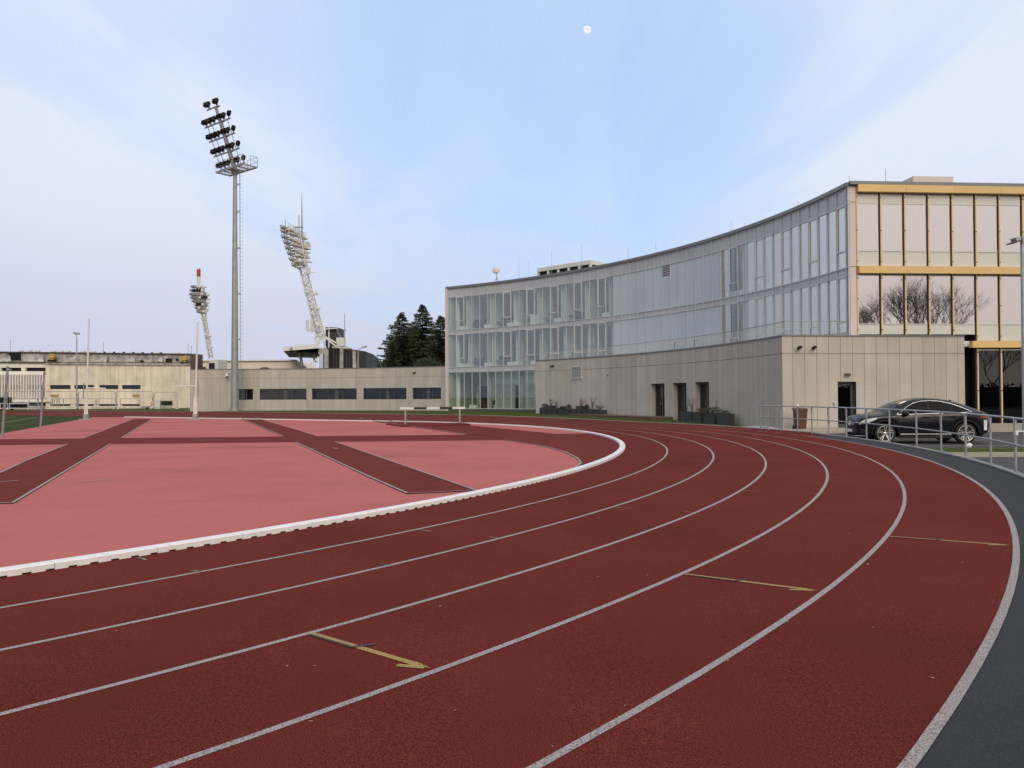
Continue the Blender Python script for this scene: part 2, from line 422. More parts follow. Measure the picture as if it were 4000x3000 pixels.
# dark red runways across the pink infield
def xrail(y): return TC.x + math.sqrt((TR - .2) ** 2 - (y - TC.y) ** 2)
rw = MB(); flat(rw, [(-24.6, 30.4), (-21.5, 30.3), (-11, 30.15), (-.5, 30.05), (xrail(30.05), 30.05), (xrail(34.75), 34.75), (-1.9, 34.78), (-11, 34.9), (-22, 35.1), (-25.2, 35.2)], .004)
d1 = [(-33.2, 71.6), (-18.4, 35.1), (-16.4, 30.1), (-13.1, 22.05), (-11.5, 18.4), (-9.25, 12.85), (-7.8, 12.75), (-14.83, 30.1), (-16.75, 35.0), (-31.3, 71.0)]
flat(rw, d1, .008)
d2 = [(-24.0, 71.6), (-9.8, 34.95), (-7.93, 29.95), (-3.19, 17.26), (-1.73, 13.48), (-.62, 13.82), (-6.5, 29.93), (-8.26, 34.7), (-22.4, 71.2)]
flat(rw, d2, .012)
st = [(xrail(34.4), 34.4), (1.84, 34.41), (-3.0, 47.7), (-7.0, 58.4), (-9.6, 62.2), (-11.7, 62.2), (-1.86, 34.78), (-1.0, 33.5), (-.3, 30.1), (1.0, 26.2), (1.5, 23.2), (1.66, 20.8), (1.62, 19.2), (1.36, 17.9)]
aa = [a_ for a_ in steps(deg(math.asin((17.6 - TC.y) / (TR - .2))), deg(math.asin((34.4 - TC.y) / (TR - .2))), 1.5)]
flat(rw, st[1:] + [(tp(a_, -.2).x, tp(a_, -.2).y) for a_ in aa], .016)
runway = mesh('runway', rw, M['runway'], kind='structure')
el = MB()
def eline(*pts, wd=.05): strip(el, pts, wd, .02)
eline((-33.2, 71.6), (-18.4, 35.0)); eline((-31.3, 71.0), (-16.75, 34.95)); eline((-33.2, 71.6), (-31.3, 71.0), wd=.12)
eline((-16.42, 30.15), (-13.1, 22.05), (-11.5, 18.4), (-9.25, 12.85)); eline((-14.83, 30.15), (-7.8, 12.75)); eline((-9.25, 12.85), (-7.8, 12.75))
eline((-24.0, 71.6), (-9.8, 34.9)); eline((-22.4, 71.2), (-8.26, 34.7))
eline((-7.95, 30.0), (-3.19, 17.26), (-1.73, 13.48)); eline((-6.5, 29.98), (-.62, 13.82)); eline((-1.73, 13.48), (-.62, 13.82), wd=.04)
eline((-.3, 30.05), (1.0, 26.2), (1.5, 23.2), (1.66, 20.8), (1.62, 19.2), (1.36, 17.9)); eline((-1.9, 34.8), (-11.7, 62.2), wd=.06)
eline((-1.9, 34.8), (-8.2, 34.85), wd=.035); eline((-6.45, 29.98), (-.35, 30.05), wd=.035)
eline((-8.5, 15.9), (-8.1, 16.5), wd=.04); eline((-10.2, 15.9), (-9.9, 16.4), wd=.06)
eline((-6.6, 26.1), (-6.0, 25.8), wd=.05); eline((-5.75, 26.2), (-5.45, 25.6), wd=.06); eline((-8.4, 16.1), (-5.4, 16.4), wd=.012)
eline((-12.6, 32.2), (-11.4, 32.2), wd=.06)
mesh('runway_edge_line', el, M['line'], runway)
# raised cover plate of the water jump
wj = MB()
pj = [(-3.0, 47.5), (-2.35, 45.7), (-6.0, 44.8), (-7.6, 49.2)]
hz = [.11, .08, .02, .03]
top = [Vector((p[0], p[1], TILT * p[0] + .02 + hz[i])) for i, p in enumerate(pj)]; bot = [Vector((p[0], p[1], TILT * p[0] - .02)) for p in pj]
wj.add(top + bot, [(0, 1, 2, 3), (0, 4, 5, 1), (1, 5, 6, 2), (2, 6, 7, 3), (3, 7, 4, 0)])
wjo = mesh('water_jump_cover', wj, M['runway'], label='low dark red rubber ramp covering the water jump beside the barrier', cat='pit cover')
e = MB(); e.bar(top[0] + Vector((0, 0, .01)), top[1] + Vector((0, 0, .01)), .09, .03); mesh('edge_strip', e, M['kerb'], wjo)

# ------------------------------------------------------------------ kerb rail of the inside lane
kr = thing('track_kerb_rail', tp(-40, -.08), 'white raised metal kerb of slotted sections along the inner edge of the track', 'kerb rail')
def rail_section(A0, A1, L, slots):
    m = MB(); gap = .0035 / L * (A1 - A0)
    AA = steps(A0 + gap, A1 - gap, max(.25, (A1 - A0) / 6)) if A0 < 50 else [A0 + gap, A1 - gap]
    m.grid([[tp(A, 0, .014), tp(A, 0, .058), tp(A, -.012, .066), tp(A, -.155, .066), tp(A, -.167, .058), tp(A, -.167, .0)] for A in AA], False)
    m.poly([tp(AA[0], w, z) for w, z in ((0, .014), (0, .058), (-.012, .066), (-.155, .066), (-.167, .058), (-.167, .03))])
    m.poly([tp(AA[-1], w, z) for w, z in ((0, .014), (0, .058), (-.012, .066), (-.155, .066), (-.167, .058), (-.167, .03))])
    if slots:
        n = slots
        for i in range(n):
            a0 = A0 + (A1 - A0) * (i + .0) / n; a1 = A0 + (A1 - A0) * (i + .6) / n
            m.grid([[tp(a, -.012, .015), tp(a, -.012, -.002), tp(a, 0, -.002), tp(a, 0, .014)] for a in (a0, a1)], False)
            m.poly([tp(a0, w, z) for w, z in ((-.012, .015), (-.012, 0), (0, 0), (0, .014))]); m.poly([tp(a1, w, z) for w, z in ((-.012, .015), (-.012, 0), (0, 0), (0, .014))])
    else: m.grid([[tp(a, -.001, .031), tp(a, -.001, -.002)] for a in AA], False)
    m.grid([[tp(a, -.15, .03), tp(a, -.15, -.002)] for a in AA], False)
    mesh('rail_section', m, M['whitemetal'], kr)
s1 = 1.0 / TR * 180 / PI
A = -40.6 - 14 * s1
while A < -6: rail_section(A, A + s1, 1.0, 5); A += s1
while A < 48: rail_section(A, min(50, A + 2 * s1), 2.0, 10); A += 2 * s1
A = 50.
while A < 89: rail_section(A, A + 3.9, 3.9, 0); A += 3.9

# ------------------------------------------------------------------ car park side
lot = MB(); ring = [tp(A, WK + .1) for A in steps(-60, 6.5, 2.)]
LZ = -.22
lot.poly([(p.x, p.y, LZ) for p in ring] + [(12.6, 39.4, LZ), (14.0, 42.7, LZ), (70, 47.2, LZ), (70, -20, LZ), (20, -20, LZ)])
mesh('parking_lot', lot, M['asphalt'], kind='structure')
pv = MB(); pv.prism([(12.9, 38.6), (16.5, 39.3), (21.5, 39.6), (60, 42.6), (60, 45.8), (14.1, 42.72)], LZ - .2, LZ + .12)
mesh('pavement', pv, M['paving'], kind='structure')
pl = MB()
for y0, x0, x1 in ((29.0, 14.3, 17.6), (26.9, 13.0, 25), (32.6, 13.0, 26)): pl.box(((x0 + x1) / 2, y0, LZ + .006), (x1 - x0, .09, .004))
mesh('parking_line', pl, M['line'], kind='structure')
gi = MB(); gi.prism([(13.2, 26.3), (26, 26.5), (26, 24.0), (12.4, 23.9)], LZ - .2, LZ + .10); mesh('grass_island', gi, M['grass'], kind='structure')
gk = MB(); gk.prism([(12.4, 23.88), (26, 23.98), (26, 23.8), (12.3, 23.7)], LZ - .2, LZ + .13); mesh('island_kerb', gk, M['paving'], kind='structure')
pp = MB(); pp.poly([(p[0], p[1], p[2]) for p in [tp(7.2, WOUT + .15, -.004), tp(9, WOUT + .15, -.004), tp(12, WOUT + .15, -.004), tp(15, WOUT + .15, -.004), tp(17, 11.5, 0) - Vector((0, 0, .05)), Vector((13.95, 42.5, -.12)), Vector((12.9, 38.7, -.1))]])
mesh('path', pp, M['kerb'], kind='structure')
# ------------------------------------------------------------------ main building: curved glass wing
FC = Vector((-35.87, 38.24)); RF = 54.083
A_L, STEP = 57.0845, 1.0722
def fp(A, r, z): return Vector((FC.x + r * math.cos(rad(A)), FC.y + r * math.sin(rad(A)), z))
def rdir(A): return Vector((math.cos(rad(A)), math.sin(rad(A)), 0))
def tdir(A): return Vector((-math.sin(rad(A)), math.cos(rad(A)), 0))
NC = 48
AB = [A_L - STEP * k for k in range(NC + 1)]; A_R = 5.30
Z0, ZG = .45, 4.14
Z1, Z1T = 4.64, 8.0
Z2, Z2T = 8.42, 11.82
Z3, ZR = 12.69, 12.93
bld = thing('curved_glass_building', (10, 72, .1), 'three storey building with a long concave glass front and an ochre banded end', 'building')
def part(name, mb, mat, parent=None, label=None, kind=None): return mesh(name, mb, mat, parent or bld, label, kind=kind)
def arcbox(mb, A0, A1, r0, r1, z0, z1, st=1.1):
    AA = steps(A0, A1, st)
    mb.grid([[fp(a, r0, z0), fp(a, r0, z1), fp(a, r1, z1), fp(a, r1, z0), fp(a, r0, z0)] for a in AA], False)
    for a in (AA[0], AA[-1]): mb.poly([fp(a, r0, z0), fp(a, r0, z1), fp(a, r1, z1), fp(a, r1, z0)])
    return mb
random.seed(3)
m = MB(); arcbox(m, A_L + .3, A_R, RF - .16, RF + .6, 12.72, ZR); part('roof_coping', m, M['coping'])
m = MB(); m.box(fp(A_L + .19, RF + .1, 6.3), (.5, .3, 12.84), (rdir(A_L), tdir(A_L), Vector((0, 0, 1)))); part('corner_pier', m, M['pier'])
m = MB(); arcbox(m, A_L, A_R, RF - .05, RF + .3, -.3, Z0 - .05); part('base_plinth', m, M['aludark'])
# floors, ceiling and rear wall
m = MB()
for z0, z1 in ((4.2, 4.55), (8.05, 8.38), (11.9, 12.6)): arcbox(m, A_L - .1, A_R + .6, RF + .22, RF + 8.6, z0, z1, 2.2)
part('floor_slab', m, M['ceil'])
m = MB()
for z in (.34, 4.551, 8.381):
    AA = steps(A_L - .1, A_R + .6, 2.2); m.grid([[fp(a, RF + .2, z + .03), fp(a, RF + 8.5, z + .03)] for a in AA], False)
part('carpet', m, M['floor'])
m = MB(); AA = steps(A_L - .1, A_R + 1.0, 2.2)
m.grid([[fp(a, RF + 4.3, 4.5), fp(a, RF + 4.3, 12.2)] for a in AA], False)
part('rear_wall', m, M['greywall'])
m = MB(); m.grid([[fp(a, RF + 4.6, .3), fp(a, RF + 4.6, 2.95)] for a in AA], False)
part('lobby_wall', m, M['white'])
m = MB(); m.grid([[fp(a, RF + 6.5, .3), fp(a, RF + 6.5, 4.2)] for a in steps(A_L - .1, 39, 2.2)], False); part('added_light_panel', m, M['frosted'])  # added translucent panel, passes daylight inward to brighten the ground floor
m = MB(); arcbox(m, A_L - .1, A_R + 1.5, RF + 8.7, RF + 9.0, 4.2, 12.7, 3); arcbox(m, 40, A_R + 1.5, RF + 8.71, RF + 8.99, -.2, 4.2, 3); m.box(fp(A_L - .12, RF + 4.6, 6.2), (8.6, .2, 12.6), (rdir(A_L), tdir(A_L), Vector((0, 0, 1))))
part('outer_wall', m, M['panel'])
m = MB(); arcbox(m, A_L, A_R + .6, RF + .5, RF + 9.0, 12.6, 12.7, 3); part('roof', m, M['conc'])
m = MB()
for k, (zl, zh) in [(k, zz) for k in (2, 5, 8, 11, 14, 17, 20, 36, 39, 43, 46) for zz in ((4.56, 8.0), (8.4, 11.9))]:
    a = AB[k]; d = rdir(a)
    m.box(fp(a, RF + 3.0, (zl + zh) / 2), (5.2 if (k * 7 + int(zl)) % 3 else 4.6, .1, zh - zl), (d, tdir(a), Vector((0, 0, 1))))
part('partition_wall', m, M['mint'])
for k in (0.5, 4.5, 8.5, 12.3, 17.5, 20.6, 37.5, 41.5, 45.4):
    m = MB(); a = A_L - STEP * k
    for z0, z1 in ((4.56, 8.0), (8.4, 11.9)) + (((.3, 4.2),) if k < 11 else ()): m.tube([fp(a, RF + .95, z0), fp(a, RF + .95, z1)], .23, 14)
    part('column', m, M['conc'] if k > 1 else M['mint'])
# facade grid
m = MB()
for k, a in enumerate(AB + [A_R + .06]):
    zb_ = .4 if k <= 12 else 4.5
    m.box(fp(a, RF - .02, (zb_ + 12.7) / 2), (.10, .05, 12.7 - zb_), (rdir(a), tdir(a), Vector((0, 0, 1))))
part('mullion', m, M['alu'])
m = MB()
for z in (Z0, ZG, Z1, Z1T, Z2, Z2T, 12.68):
    A1 = AB[13] if z < 4.2 else A_R
    arcbox(m, A_L, A1, RF - .055, RF + .03, z - .03, z + .03, STEP / 2)
part('transom', m, M['alu'])
def pane(mb, A0, A1, z0, z1, r=RF, th=.02, inset=.028):
    e = inset / RF * 180 / PI
    p = [fp(A0 - e, r, 0), fp(A1 + e, r, 0), fp(A1 + e, r + th, 0), fp(A0 - e, r + th, 0)]
    for q0, q1 in ((p[0], p[1]), (p[3], p[2])): mb.poly([(q0.x, q0.y, z0), (q1.x, q1.y, z0), (q1.x, q1.y, z1), (q0.x, q0.y, z1)])
    return mb
cols = list(zip(AB[:-1], AB[1:])) + [(AB[-1], A_R + .05)]
for z0, z1, k1 in ((ZG + .03, Z1 - .03, 13), (Z1T + .03, Z2 - .03, 99), (Z2T + .03, 12.65, 99)):
    m = MB()
    for k, (a0, a1) in enumerate(cols):
        if k < k1: m.ct = random.random(); pane(m, a0, a1, z0, z1)
    part('spandrel_panel', m, M['spandrel'])
LOUV = 27
for z0, z1 in ((Z1 + .03, Z1T - .03), (Z2 + .03, Z2T - .03)):
    m = MB()
    for k in range(21, 34):
        m.ct = random.random()
        pane(m, *cols[k], z0, z1 if not (k == LOUV and z1 > 10) else 10.95)
    part('blind_panel', m, M['gpanel'])
a0, a1 = cols[LOUV]; lv = MB(); am = (a0 + a1) / 2
for i in range(6): lv.box(fp(am, RF - .01, 11.05 + i * .135), (.06, .9, .03), ((rdir(am) + Vector((0, 0, .7))).normalized(), tdir(am), Vector((0, 0, 1)).cross(tdir(am)).cross(tdir(am)) * -1 + Vector((0, 0, .4))))
lo = part('louvre', lv, M['alu']); b_ = MB(); b_.box(fp(am, RF + .07, 11.37), (.02, .95, .86), (rdir(am), tdir(am), Vector((0, 0, 1)))); part('louvre_backing', b_, M['dark'], lo)
OPEN = (1, 7, 10, 13, 16, 19, 35, 38, 41, 44, 47)
def window(k, z0, z1):
    a0, a1 = cols[k]; g = MB()
    gm = M['glassr'] if k > 33 and k not in (35, 36) else M['glassg'] if z1 < 4.5 else M['glass']
    if k in OPEN and z1 > ZG + .1:
        zs = z0 + (z1 - z0) * .26
        pane(g, a0, a1, z0 + .04, z1 - .06, inset=.04); w = part('window', g, gm)
        f = MB(); e = .03 / RF * 180 / PI; A0, A1 = a0 - e, a1 + e
        for zz0, zz1, wd in ((zs, z1 - .03, .07),):
            for z in (zz0 + wd / 2, zz1 - wd / 2): arcbox(f, A0, A1, RF - .05, RF - .005, z - wd / 2, z + wd / 2, 2)
            ed = wd / RF * 180 / PI
            for s0, s1 in ((A0, A0 - ed), (A1 + ed, A1)): arcbox(f, s0, s1, RF - .048, RF - .006, zz0 + wd, zz1 - wd, 2)
        part('sash_frame', f, M['whiteframe'], w)
    else:
        pane(g, a0, a1, z0 + .03, z1 - .03); part('window', g, gm)
for z0, z1 in ((Z2, Z2T), (Z1, Z1T)):
    for k in list(range(0, 21)) + list(range(34, 49)): window(k, z0, z1)
for k in range(0, 13): window(k, Z0, ZG)
# what stands inside: white cabinets, desks, shelves (parts of the fit-out that show through the glass)
wb = MB(); dk = MB(); wdn = MB(); scr = MB()
def inbox(mb, k, dr, z0, w, d, h): a = A_L - STEP * k; mb.box(fp(a, RF + dr, z0 + h / 2), (d, w, h), (rdir(a), tdir(a), Vector((0, 0, 1))))
for k in (1.5, 4.6, 7.5, 8.4, 10.5, 13.5, 19.5, 34.5, 35.5, 38.5, 40.4, 41.5, 44.5, 46.3, 47.5):
    inbox(wb, k, .55, 8.42, .75, .45, .42 if k not in (10.5, 40.4) else .95); inbox(wb, k, .55, 4.58, .72, .45, .44)
for k in (0.6, 11.6, 34.5): inbox(wdn, k, 2.2, 8.4, .8, .5, 1.9)
for k in (2.3, 3.4, 5.6, 6.6, 9.4, 11.5, 14.6, 18.4, 36.5, 39.5, 42.4, 45.5):
    inbox(wdn, k, 1.5, 9.1, 1.3, .7, .05); inbox(wdn, k, 1.5, 5.25, 1.3, .7, .05)
    inbox(dk, k + .2, 1.4, 9.18, .5, .06, .36); inbox(dk, k - .25, 1.6, 5.33, .5, .06, .36); inbox(dk, k, 2.2, 8.5, .5, .5, .95); inbox(dk, k + .1, 2.3, 4.65, .5, .5, .95)
random.seed(12)
for k in (2.5, 3.5, 5.5, 6.5, 9.5, 12.6, 14.5, 15.6):               # book shelves against the rear wall
    for j in range(6):
        inbox(wb, k, 4.05, 5.0 + j * .45, 1.0, .3, .03)
        for q in range(5):
            if random.random() < .7: inbox(random.choice((dk, wdn, scr)), k - .4 + q * .2, 4.0, 5.03 + j * .45, .16, .22, .2 + .14 * random.random())
for k in (2.6, 9.3, 10.0): inbox(dk, k, .8, 8.9, .22, .2, .3)
part('cabinet', wb, M['white']); part('screen', dk, M['dark']); part('desk', wdn, M['wood']); part('book_row', scr, M['ochre'])
m = MB()
for k in (2.55, 3.75): inbox(m, k, 1.6, .38, .75, .7, .45); inbox(m, k + .3, 1.9, .8, .15, .7, .45)
part('armchair', m, M['darkred'])
m = MB(); inbox(m, 2.7, .6, .4, .8, .5, .4); part('cabinet', m, M['white'])
m = MB()
for k in (1.1, 5.4): inbox(m, k, 4.5, .36, 1.0, .1, 2.4)
part('inner_door', m, M['dark'])

# ------------------------------------------------------------------ ochre banded end of the building
E0 = Vector((17.97, 43.30, 0)); ED = Vector((1, .075, 0)).normalized(); EO = Vector((ED.y, -ED.x, 0)); UZ = Vector((0, 0, 1))
EAX = (ED, EO, UZ)
def ep(s, o, z): return E0 + ED * s + EO * o + UZ * z
def ebox(mb, s0, s1, o0, o1, z0, z1): return mb.box(ep((s0 + s1) / 2, (o0 + o1) / 2, (z0 + z1) / 2), (abs(s1 - s0), abs(o1 - o0), z1 - z0), EAX)
S0, SW, NB, SEND = .42, 1.328, 9, 13.2
m = MB(); ebox(m, .02, .36, -.35, .06, 4.4, 8.42); ebox(m, .02, .36, -.35, .06, 8.45, 11.86); ebox(m, .02, .36, -.35, .06, 11.89, 12.74); part('corner_pier', m, M['pier'])
m = MB(); ebox(m, -.02, SEND, -.6, .28, 12.78, 12.96); part('roof_coping', m, M['coping'])
for z0, z1, s0 in ((12.40, 12.775, .4), (8.07, 8.45, .42), (4.12, 4.47, 6.62)):
    m = MB(); s = s0
    while s < SEND:
        m.ct = random.random(); ebox(m, s, min(SEND, s + 2.65) - .008, 0., .30, z0, z1); s += 2.65
    part('ochre_band', m, M['ochre'])
LV = ((9.32, 11.81, 'row'), (5.41, 7.97, 'row'))
PS = 6.55                                                  # the podium hides the ground floor left of this
for k in range(NB):
    s = S0 + SW * k
    for z0, z1, _ in LV:
        g = MB(); ebox(g, s + .03, s + SW - .118, -.03, -.01, z0, z1); part('window', g, M['glassw'])
    if s > PS - .5:
        g = MB(); ebox(g, max(PS, s + .03), s + SW - .13, -.03, -.01, .08, 3.98); part('window', g, M['glassd'], label='tall dark ground floor window')
fn = MB(); dkf = MB(); tf = MB(); pns = [MB(), MB(), MB()]
for k in range(NB + 1):
    s = S0 + SW * k
    for z0, z1 in ((8.46, 12.39), (4.8 if s < PS - .2 else 4.48, 8.06)) + (((-.1, 4.1),) if s > PS - .1 else ()):
        ebox(fn, s - .03, s + .045, -.05, .06, z0, z1)
        if k: ebox(dkf, s - .118, s - .031, -.28, -.005, z0, z1)
        for z in (z0 + .25, z0 + 1.9, z1 - .25): ebox(dkf, s - .033, s + .048, .06, .07, z, z + .04)
for k in range(NB):
    s = S0 + SW * k; a, b = s + .045, s + SW - .118
    for z in (11.83, 9.29, 7.99, 5.385): ebox(tf, a, b, -.03, .03, z - .022, z + .022)
    for pn, (z0, z1) in zip(pns, ((11.86, 12.34), (8.47, 9.26), (4.84 if s < PS - .6 else 4.5, 5.35))): pn.ct = random.random(); ebox(pn, a, b, -.04, .0, z0, z1)
    if s > PS - .5: ebox(tf, max(PS, a), b, -.03, .03, 3.985, 4.06)
part('bronze_fin', fn, M['bronze']); part('dark_reveal', dkf, M['dark']); part('window_rail', tf, M['whiteframe']); [part('cream_panel', pn, M['cream']) for pn in pns]
m = MB(); ebox(m, PS, SEND, -.3, .12, -.35, .06); part('base_plinth', m, M['paving'])
# rooms behind the ochre end
m = MB()
for z0, z1 in ((11.9, 12.6), (8.06, 8.42), (4.2, 4.5)): ebox(m, .4, SEND, -7, -.3, z0, z1)
part('floor_slab', m, M['ceil'])
m = MB(); ebox(m, .2, SEND, -7.2, -7.0, -.2, 12.7); ebox(m, SEND, SEND + .2, -9, .05, -.2, 12.75); ebox(m, .2, SEND, -9, -7.3, 12.5, 12.7); part('rear_wall', m, M['conc'])
m = MB(); ebox(m, .4, SEND, -.9, -.85, 0, 4.15); part('dark_interior_backing', m, M['dark'])  # black backing sheet stands in for the dark interior behind the glass
m = MB(); ebox(m, 7.2, 7.6, -1.4, -1.3, 9.3, 10.75); ebox(m, 3.9, 4.15, -1.2, -1.1, 5.4, 7.9); ebox(m, 7.1, 7.55, -1.2, -1.1, 5.4, 6.9); ebox(m, 8.35, 9.1, -1.0, -.9, 5.4, 6.35); part('partition_wall', m, M['mint'])
m = MB(); ebox(m, .5, 2.6, -1.6, -1.2, 5.5, 6.1); ebox(m, 8.0, 9.4, -1.6, -1.2, 5.4, 5.75); part('desk', m, M['wood'])
m = MB(); ebox(m, 4.2, 6.5, -3.0, -1.0, 12.9, 13.62); part('roof_hatch', m, M['pier'])

# ------------------------------------------------------------------ podium in front of the glass wing
RP = 50.25; P_R, P_L = 5.15, 40.95; ZP = 4.72
pod = thing('concrete_podium', (11, 55, 0), 'single storey podium of grey beige panels in front of the curved glass building', 'building')
def ppart(n, mb, mat, parent=None, label=None): return mesh(n, mb, mat, parent or pod, label)
doors = []
for x0, x1, zt in ((2542, 2596, 2.5), (2627, 2681, 2.5), (2714, 2769, 2.5)): doors.append((deg(hit(x0, FC, RP)), deg(hit(x1, FC, RP)), zt))
w = MB(); random.seed(5)
cuts = sorted({round(P_L - i * .7365, 4) for i in range(200) if P_L - i * .7365 > P_R} | {P_R} | {d for t in doors for d in t[:2]}, reverse=True)
J = .014 / RP * 180 / PI
for a0, a1 in zip(cuts[:-1], cuts[1:]):
    am = (a0 + a1) / 2; w.ct = random.random()
    dd = [t for t in doors if t[1] < am < t[0]]
    zlo = dd[0][2] if dd else -.35
    for z0, z1 in ((zlo, 3.79), (3.815, ZP)):
        w.ct = min(1, max(0, w.ct + random.uniform(-.15, .15)))
        j = 0 if dd or a0 in [d for t in doors for d in t[:2]] else J
        w.grid([[fp(a, RP, z0), fp(a, RP, z1)] for a in steps(a0 - j, a1, .4)], False)
# the straight end wall facing the car park
Q0 = fp(P_R, RP, 0); QD = Vector((1, .105, 0)).normalized(); QO = Vector((QD.y, -QD.x, 0)); QAX = (QD, QO, UZ)
def qp(s, o, z): return Q0 + QD * s + QO * o + UZ * z
def qbox(mb, s0, s1, o0, o1, z0, z1): return mb.box(qp((s0 + s1) / 2, (o0 + o1) / 2, (z0 + z1) / 2), (abs(s1 - s0), abs(o1 - o0), z1 - z0), QAX)
QE = 10.2; DS0, DS1 = 3.03, 4.06; DT = 2.32
s = 0.; 
scuts = [0, .56] + [.56 + .66 * i for i in range(1, 15)] + [QE]
allc = sorted(set(scuts + [DS0, DS1]))
for s0, s1 in zip(allc[:-1], allc[1:]):
    if s1 - s0 < .01: continue
    w.ct = random.random(); sm = (s0 + s1) / 2; indoor = DS0 < sm < DS1
    for z0, z1 in ((DT if indoor else -.35, 3.79), (3.815, ZP)):
        w.ct = min(1, max(0, w.ct + random.uniform(-.2, .2)))
        qbox(w, s0 + (.018 if s0 in scuts and s0 > 0 else 0), s1, -.03, 0, z0, z1)
ppart('wall_panel', w, M['panel'])
bk = MB()
for a0, a1 in zip(cuts[:-1], cuts[1:]):
    am = (a0 + a1) / 2
    zlo = 2.5 if any(t[1] < am < t[0] for t in doors) else -.35
    bk.grid([[fp(a, RP + .05, zlo), fp(a, RP + .05, ZP)] for a in steps(a0, a1, .5)], False)
qbox(bk, .04, DS0, -.1, -.045, -.3, ZP - .02); qbox(bk, DS1, QE - .05, -.1, -.045, -.3, ZP - .02); qbox(bk, DS0, DS1, -.1, -.045, DT, ZP - .02)
ppart('joint_backing', bk, M['aludark'])
m = MB(); arcbox(m, P_L, P_R + .02, RP - .05, RP + .35, ZP, ZP + .06, .7); ppart('parapet_coping', m, M['coping'])
m = MB(); qbox(m, -.05, QE, -.3, .05, ZP + .002, ZP + .062); ppart('parapet_coping', m, M['coping'])
m = MB(); arcbox(m, P_L, P_R + .5, RP + .36, RF + .1, ZP - .4, ZP - .06, 1.5); ppart('terrace', m, M['conc'])
m = MB(); qbox(m, 3.9, QE, -.6, -.31, ZP - .2, ZP + .03); qbox(m, QE - .03, QE, -.5, -.04, -.3, ZP); ppart('ledge', m, M['coping'])
# left end return of the podium
m = MB(); m.box(fp(P_L, RP + 2.0, 2.2), (4., .06, 5.0), (rdir(P_L), tdir(P_L), UZ)); ppart('end_wall', m, M['panel'])
# recessed double doors
for n, (a0, a1, zt) in enumerate(doors):
    rv = MB()
    for a in (a0, a1): rv.poly([fp(a, RP - .002, -.2), fp(a, RP - .002, zt), fp(a, RP + .5, zt), fp(a, RP + .5, -.2)])
    rv.poly([fp(a0, RP, zt), fp(a1, RP, zt), fp(a1, RP + .5, zt), fp(a0, RP + .5, zt)])
    ppart('door_reveal', rv, M['panel'])
    am = (a0 + a1) / 2; wd = rad(a0 - a1) * (RP + .4); ax = (rdir(am), tdir(am), UZ)
    d = MB(); c = fp(am, RP + .42, 0)
    zb0 = .0
    for e in (-1, 0, 1): d.box(c + ax[1] * e * (wd / 2 - .05) + UZ * (zt + zb0) / 2, (.07, .1 if e else .14, zt - zb0), ax)
    for z in (zb0 + .12, zt - .08): d.box(c + UZ * z, (.066, wd - .2, .16), ax)
    do = ppart('double_door', d, M['aludark'])
    gl = MB(); gl.box(c + ax[0] * .01 + UZ * (zt + zb0) / 2, (.02, wd - .22, zt - .4), ax); ppart('door_glass', gl, M['glassd'], do)
    hd = MB(); hd.tube([c - ax[0] * .08 + ax[1] * .12 + UZ * 1.0, c - ax[0] * .08 + ax[1] * .12 + UZ * 1.18], .018, 6); hd.tube([c - ax[0] * .08 + ax[1] * .12 + UZ * 1.09, c - ax[0] * .02 + ax[1] * .12 + UZ * 1.09], .015, 6); ppart('handle', hd, M['chrome'], do)
    bkk = MB(); bkk.box(c + ax[0] * .25 + UZ * (zt + zb0) / 2, (.04, wd + .3, zt + .2), ax); ppart('dark_lobby', bkk, M['dark'])
# entrance door in the end wall
rv = MB()
qbox(rv, DS0 - .02, DS0, -.45, -.002, -.3, DT + .02); qbox(rv, DS1, DS1 + .02, -.45, -.002, -.3, DT + .02); qbox(rv, DS0, DS1, -.45, -.002, DT, DT + .02); ppart('door_reveal', rv, M['aludark'])
d = MB(); 
for s0, s1 in ((DS0, DS0 + .07), (DS1 - .14, DS1)): qbox(d, s0, s1, -.4, -.32, -.2, DT)
qbox(d, DS0 + .07, DS1 - .14, -.4, -.33, DT - .12, DT); qbox(d, DS0 + .07, DS1 - .14, -.39, -.33, -.2, .08)
do = ppart('entrance_door', d, M['aludark'])
gl = MB(); qbox(gl, DS0 + .07, DS1 - .14, -.37, -.35, .08, DT - .12); ppart('door_glass', gl, M['glassd'], do)
hd = MB(); qbox(hd, DS0 + .13, DS0 + .16, -.31, -.28, .95, 1.2); ppart('handle', hd, M['chrome'], do)
bkk = MB(); qbox(bkk, DS0 - .2, DS1 + .2, -.9, -.8, -.2, DT + .1); ppart('dark_lobby', bkk, M['dark'])
# ventilation louvre in the podium wall
la0, la1 = deg(hit(2232, FC, RP - .02)), deg(hit(2272, FC, RP - .02)); am = (la0 + la1) / 2; wd = rad(la0 - la1) * RP
ax = (rdir(am), tdir(am), UZ); c = fp(am, RP - .03, 3.55); H = 1.0
m = MB()
for e in (-1, 1): m.box(c + ax[1] * e * wd / 2, (.08, .07, H + .07), ax); m.box(c + UZ * e * H / 2, (.079, wd - .07, .07), ax)
lo = ppart('louvre', m, M['alu'])
m = MB()
for i in range(8): m.box(c + UZ * (-H / 2 + .1 + i * .115) , (.05, wd - .08, .018), ((ax[0] + UZ * .6).normalized(), ax[1], (UZ - ax[0] * .6).normalized()))
ppart('louvre_blade', m, M['alu'], lo)
m = MB(); m.box(c + ax[0] * .035, (.01, wd - .06, H - .06), ax); ppart('louvre_backing', m, M['dark'], lo)

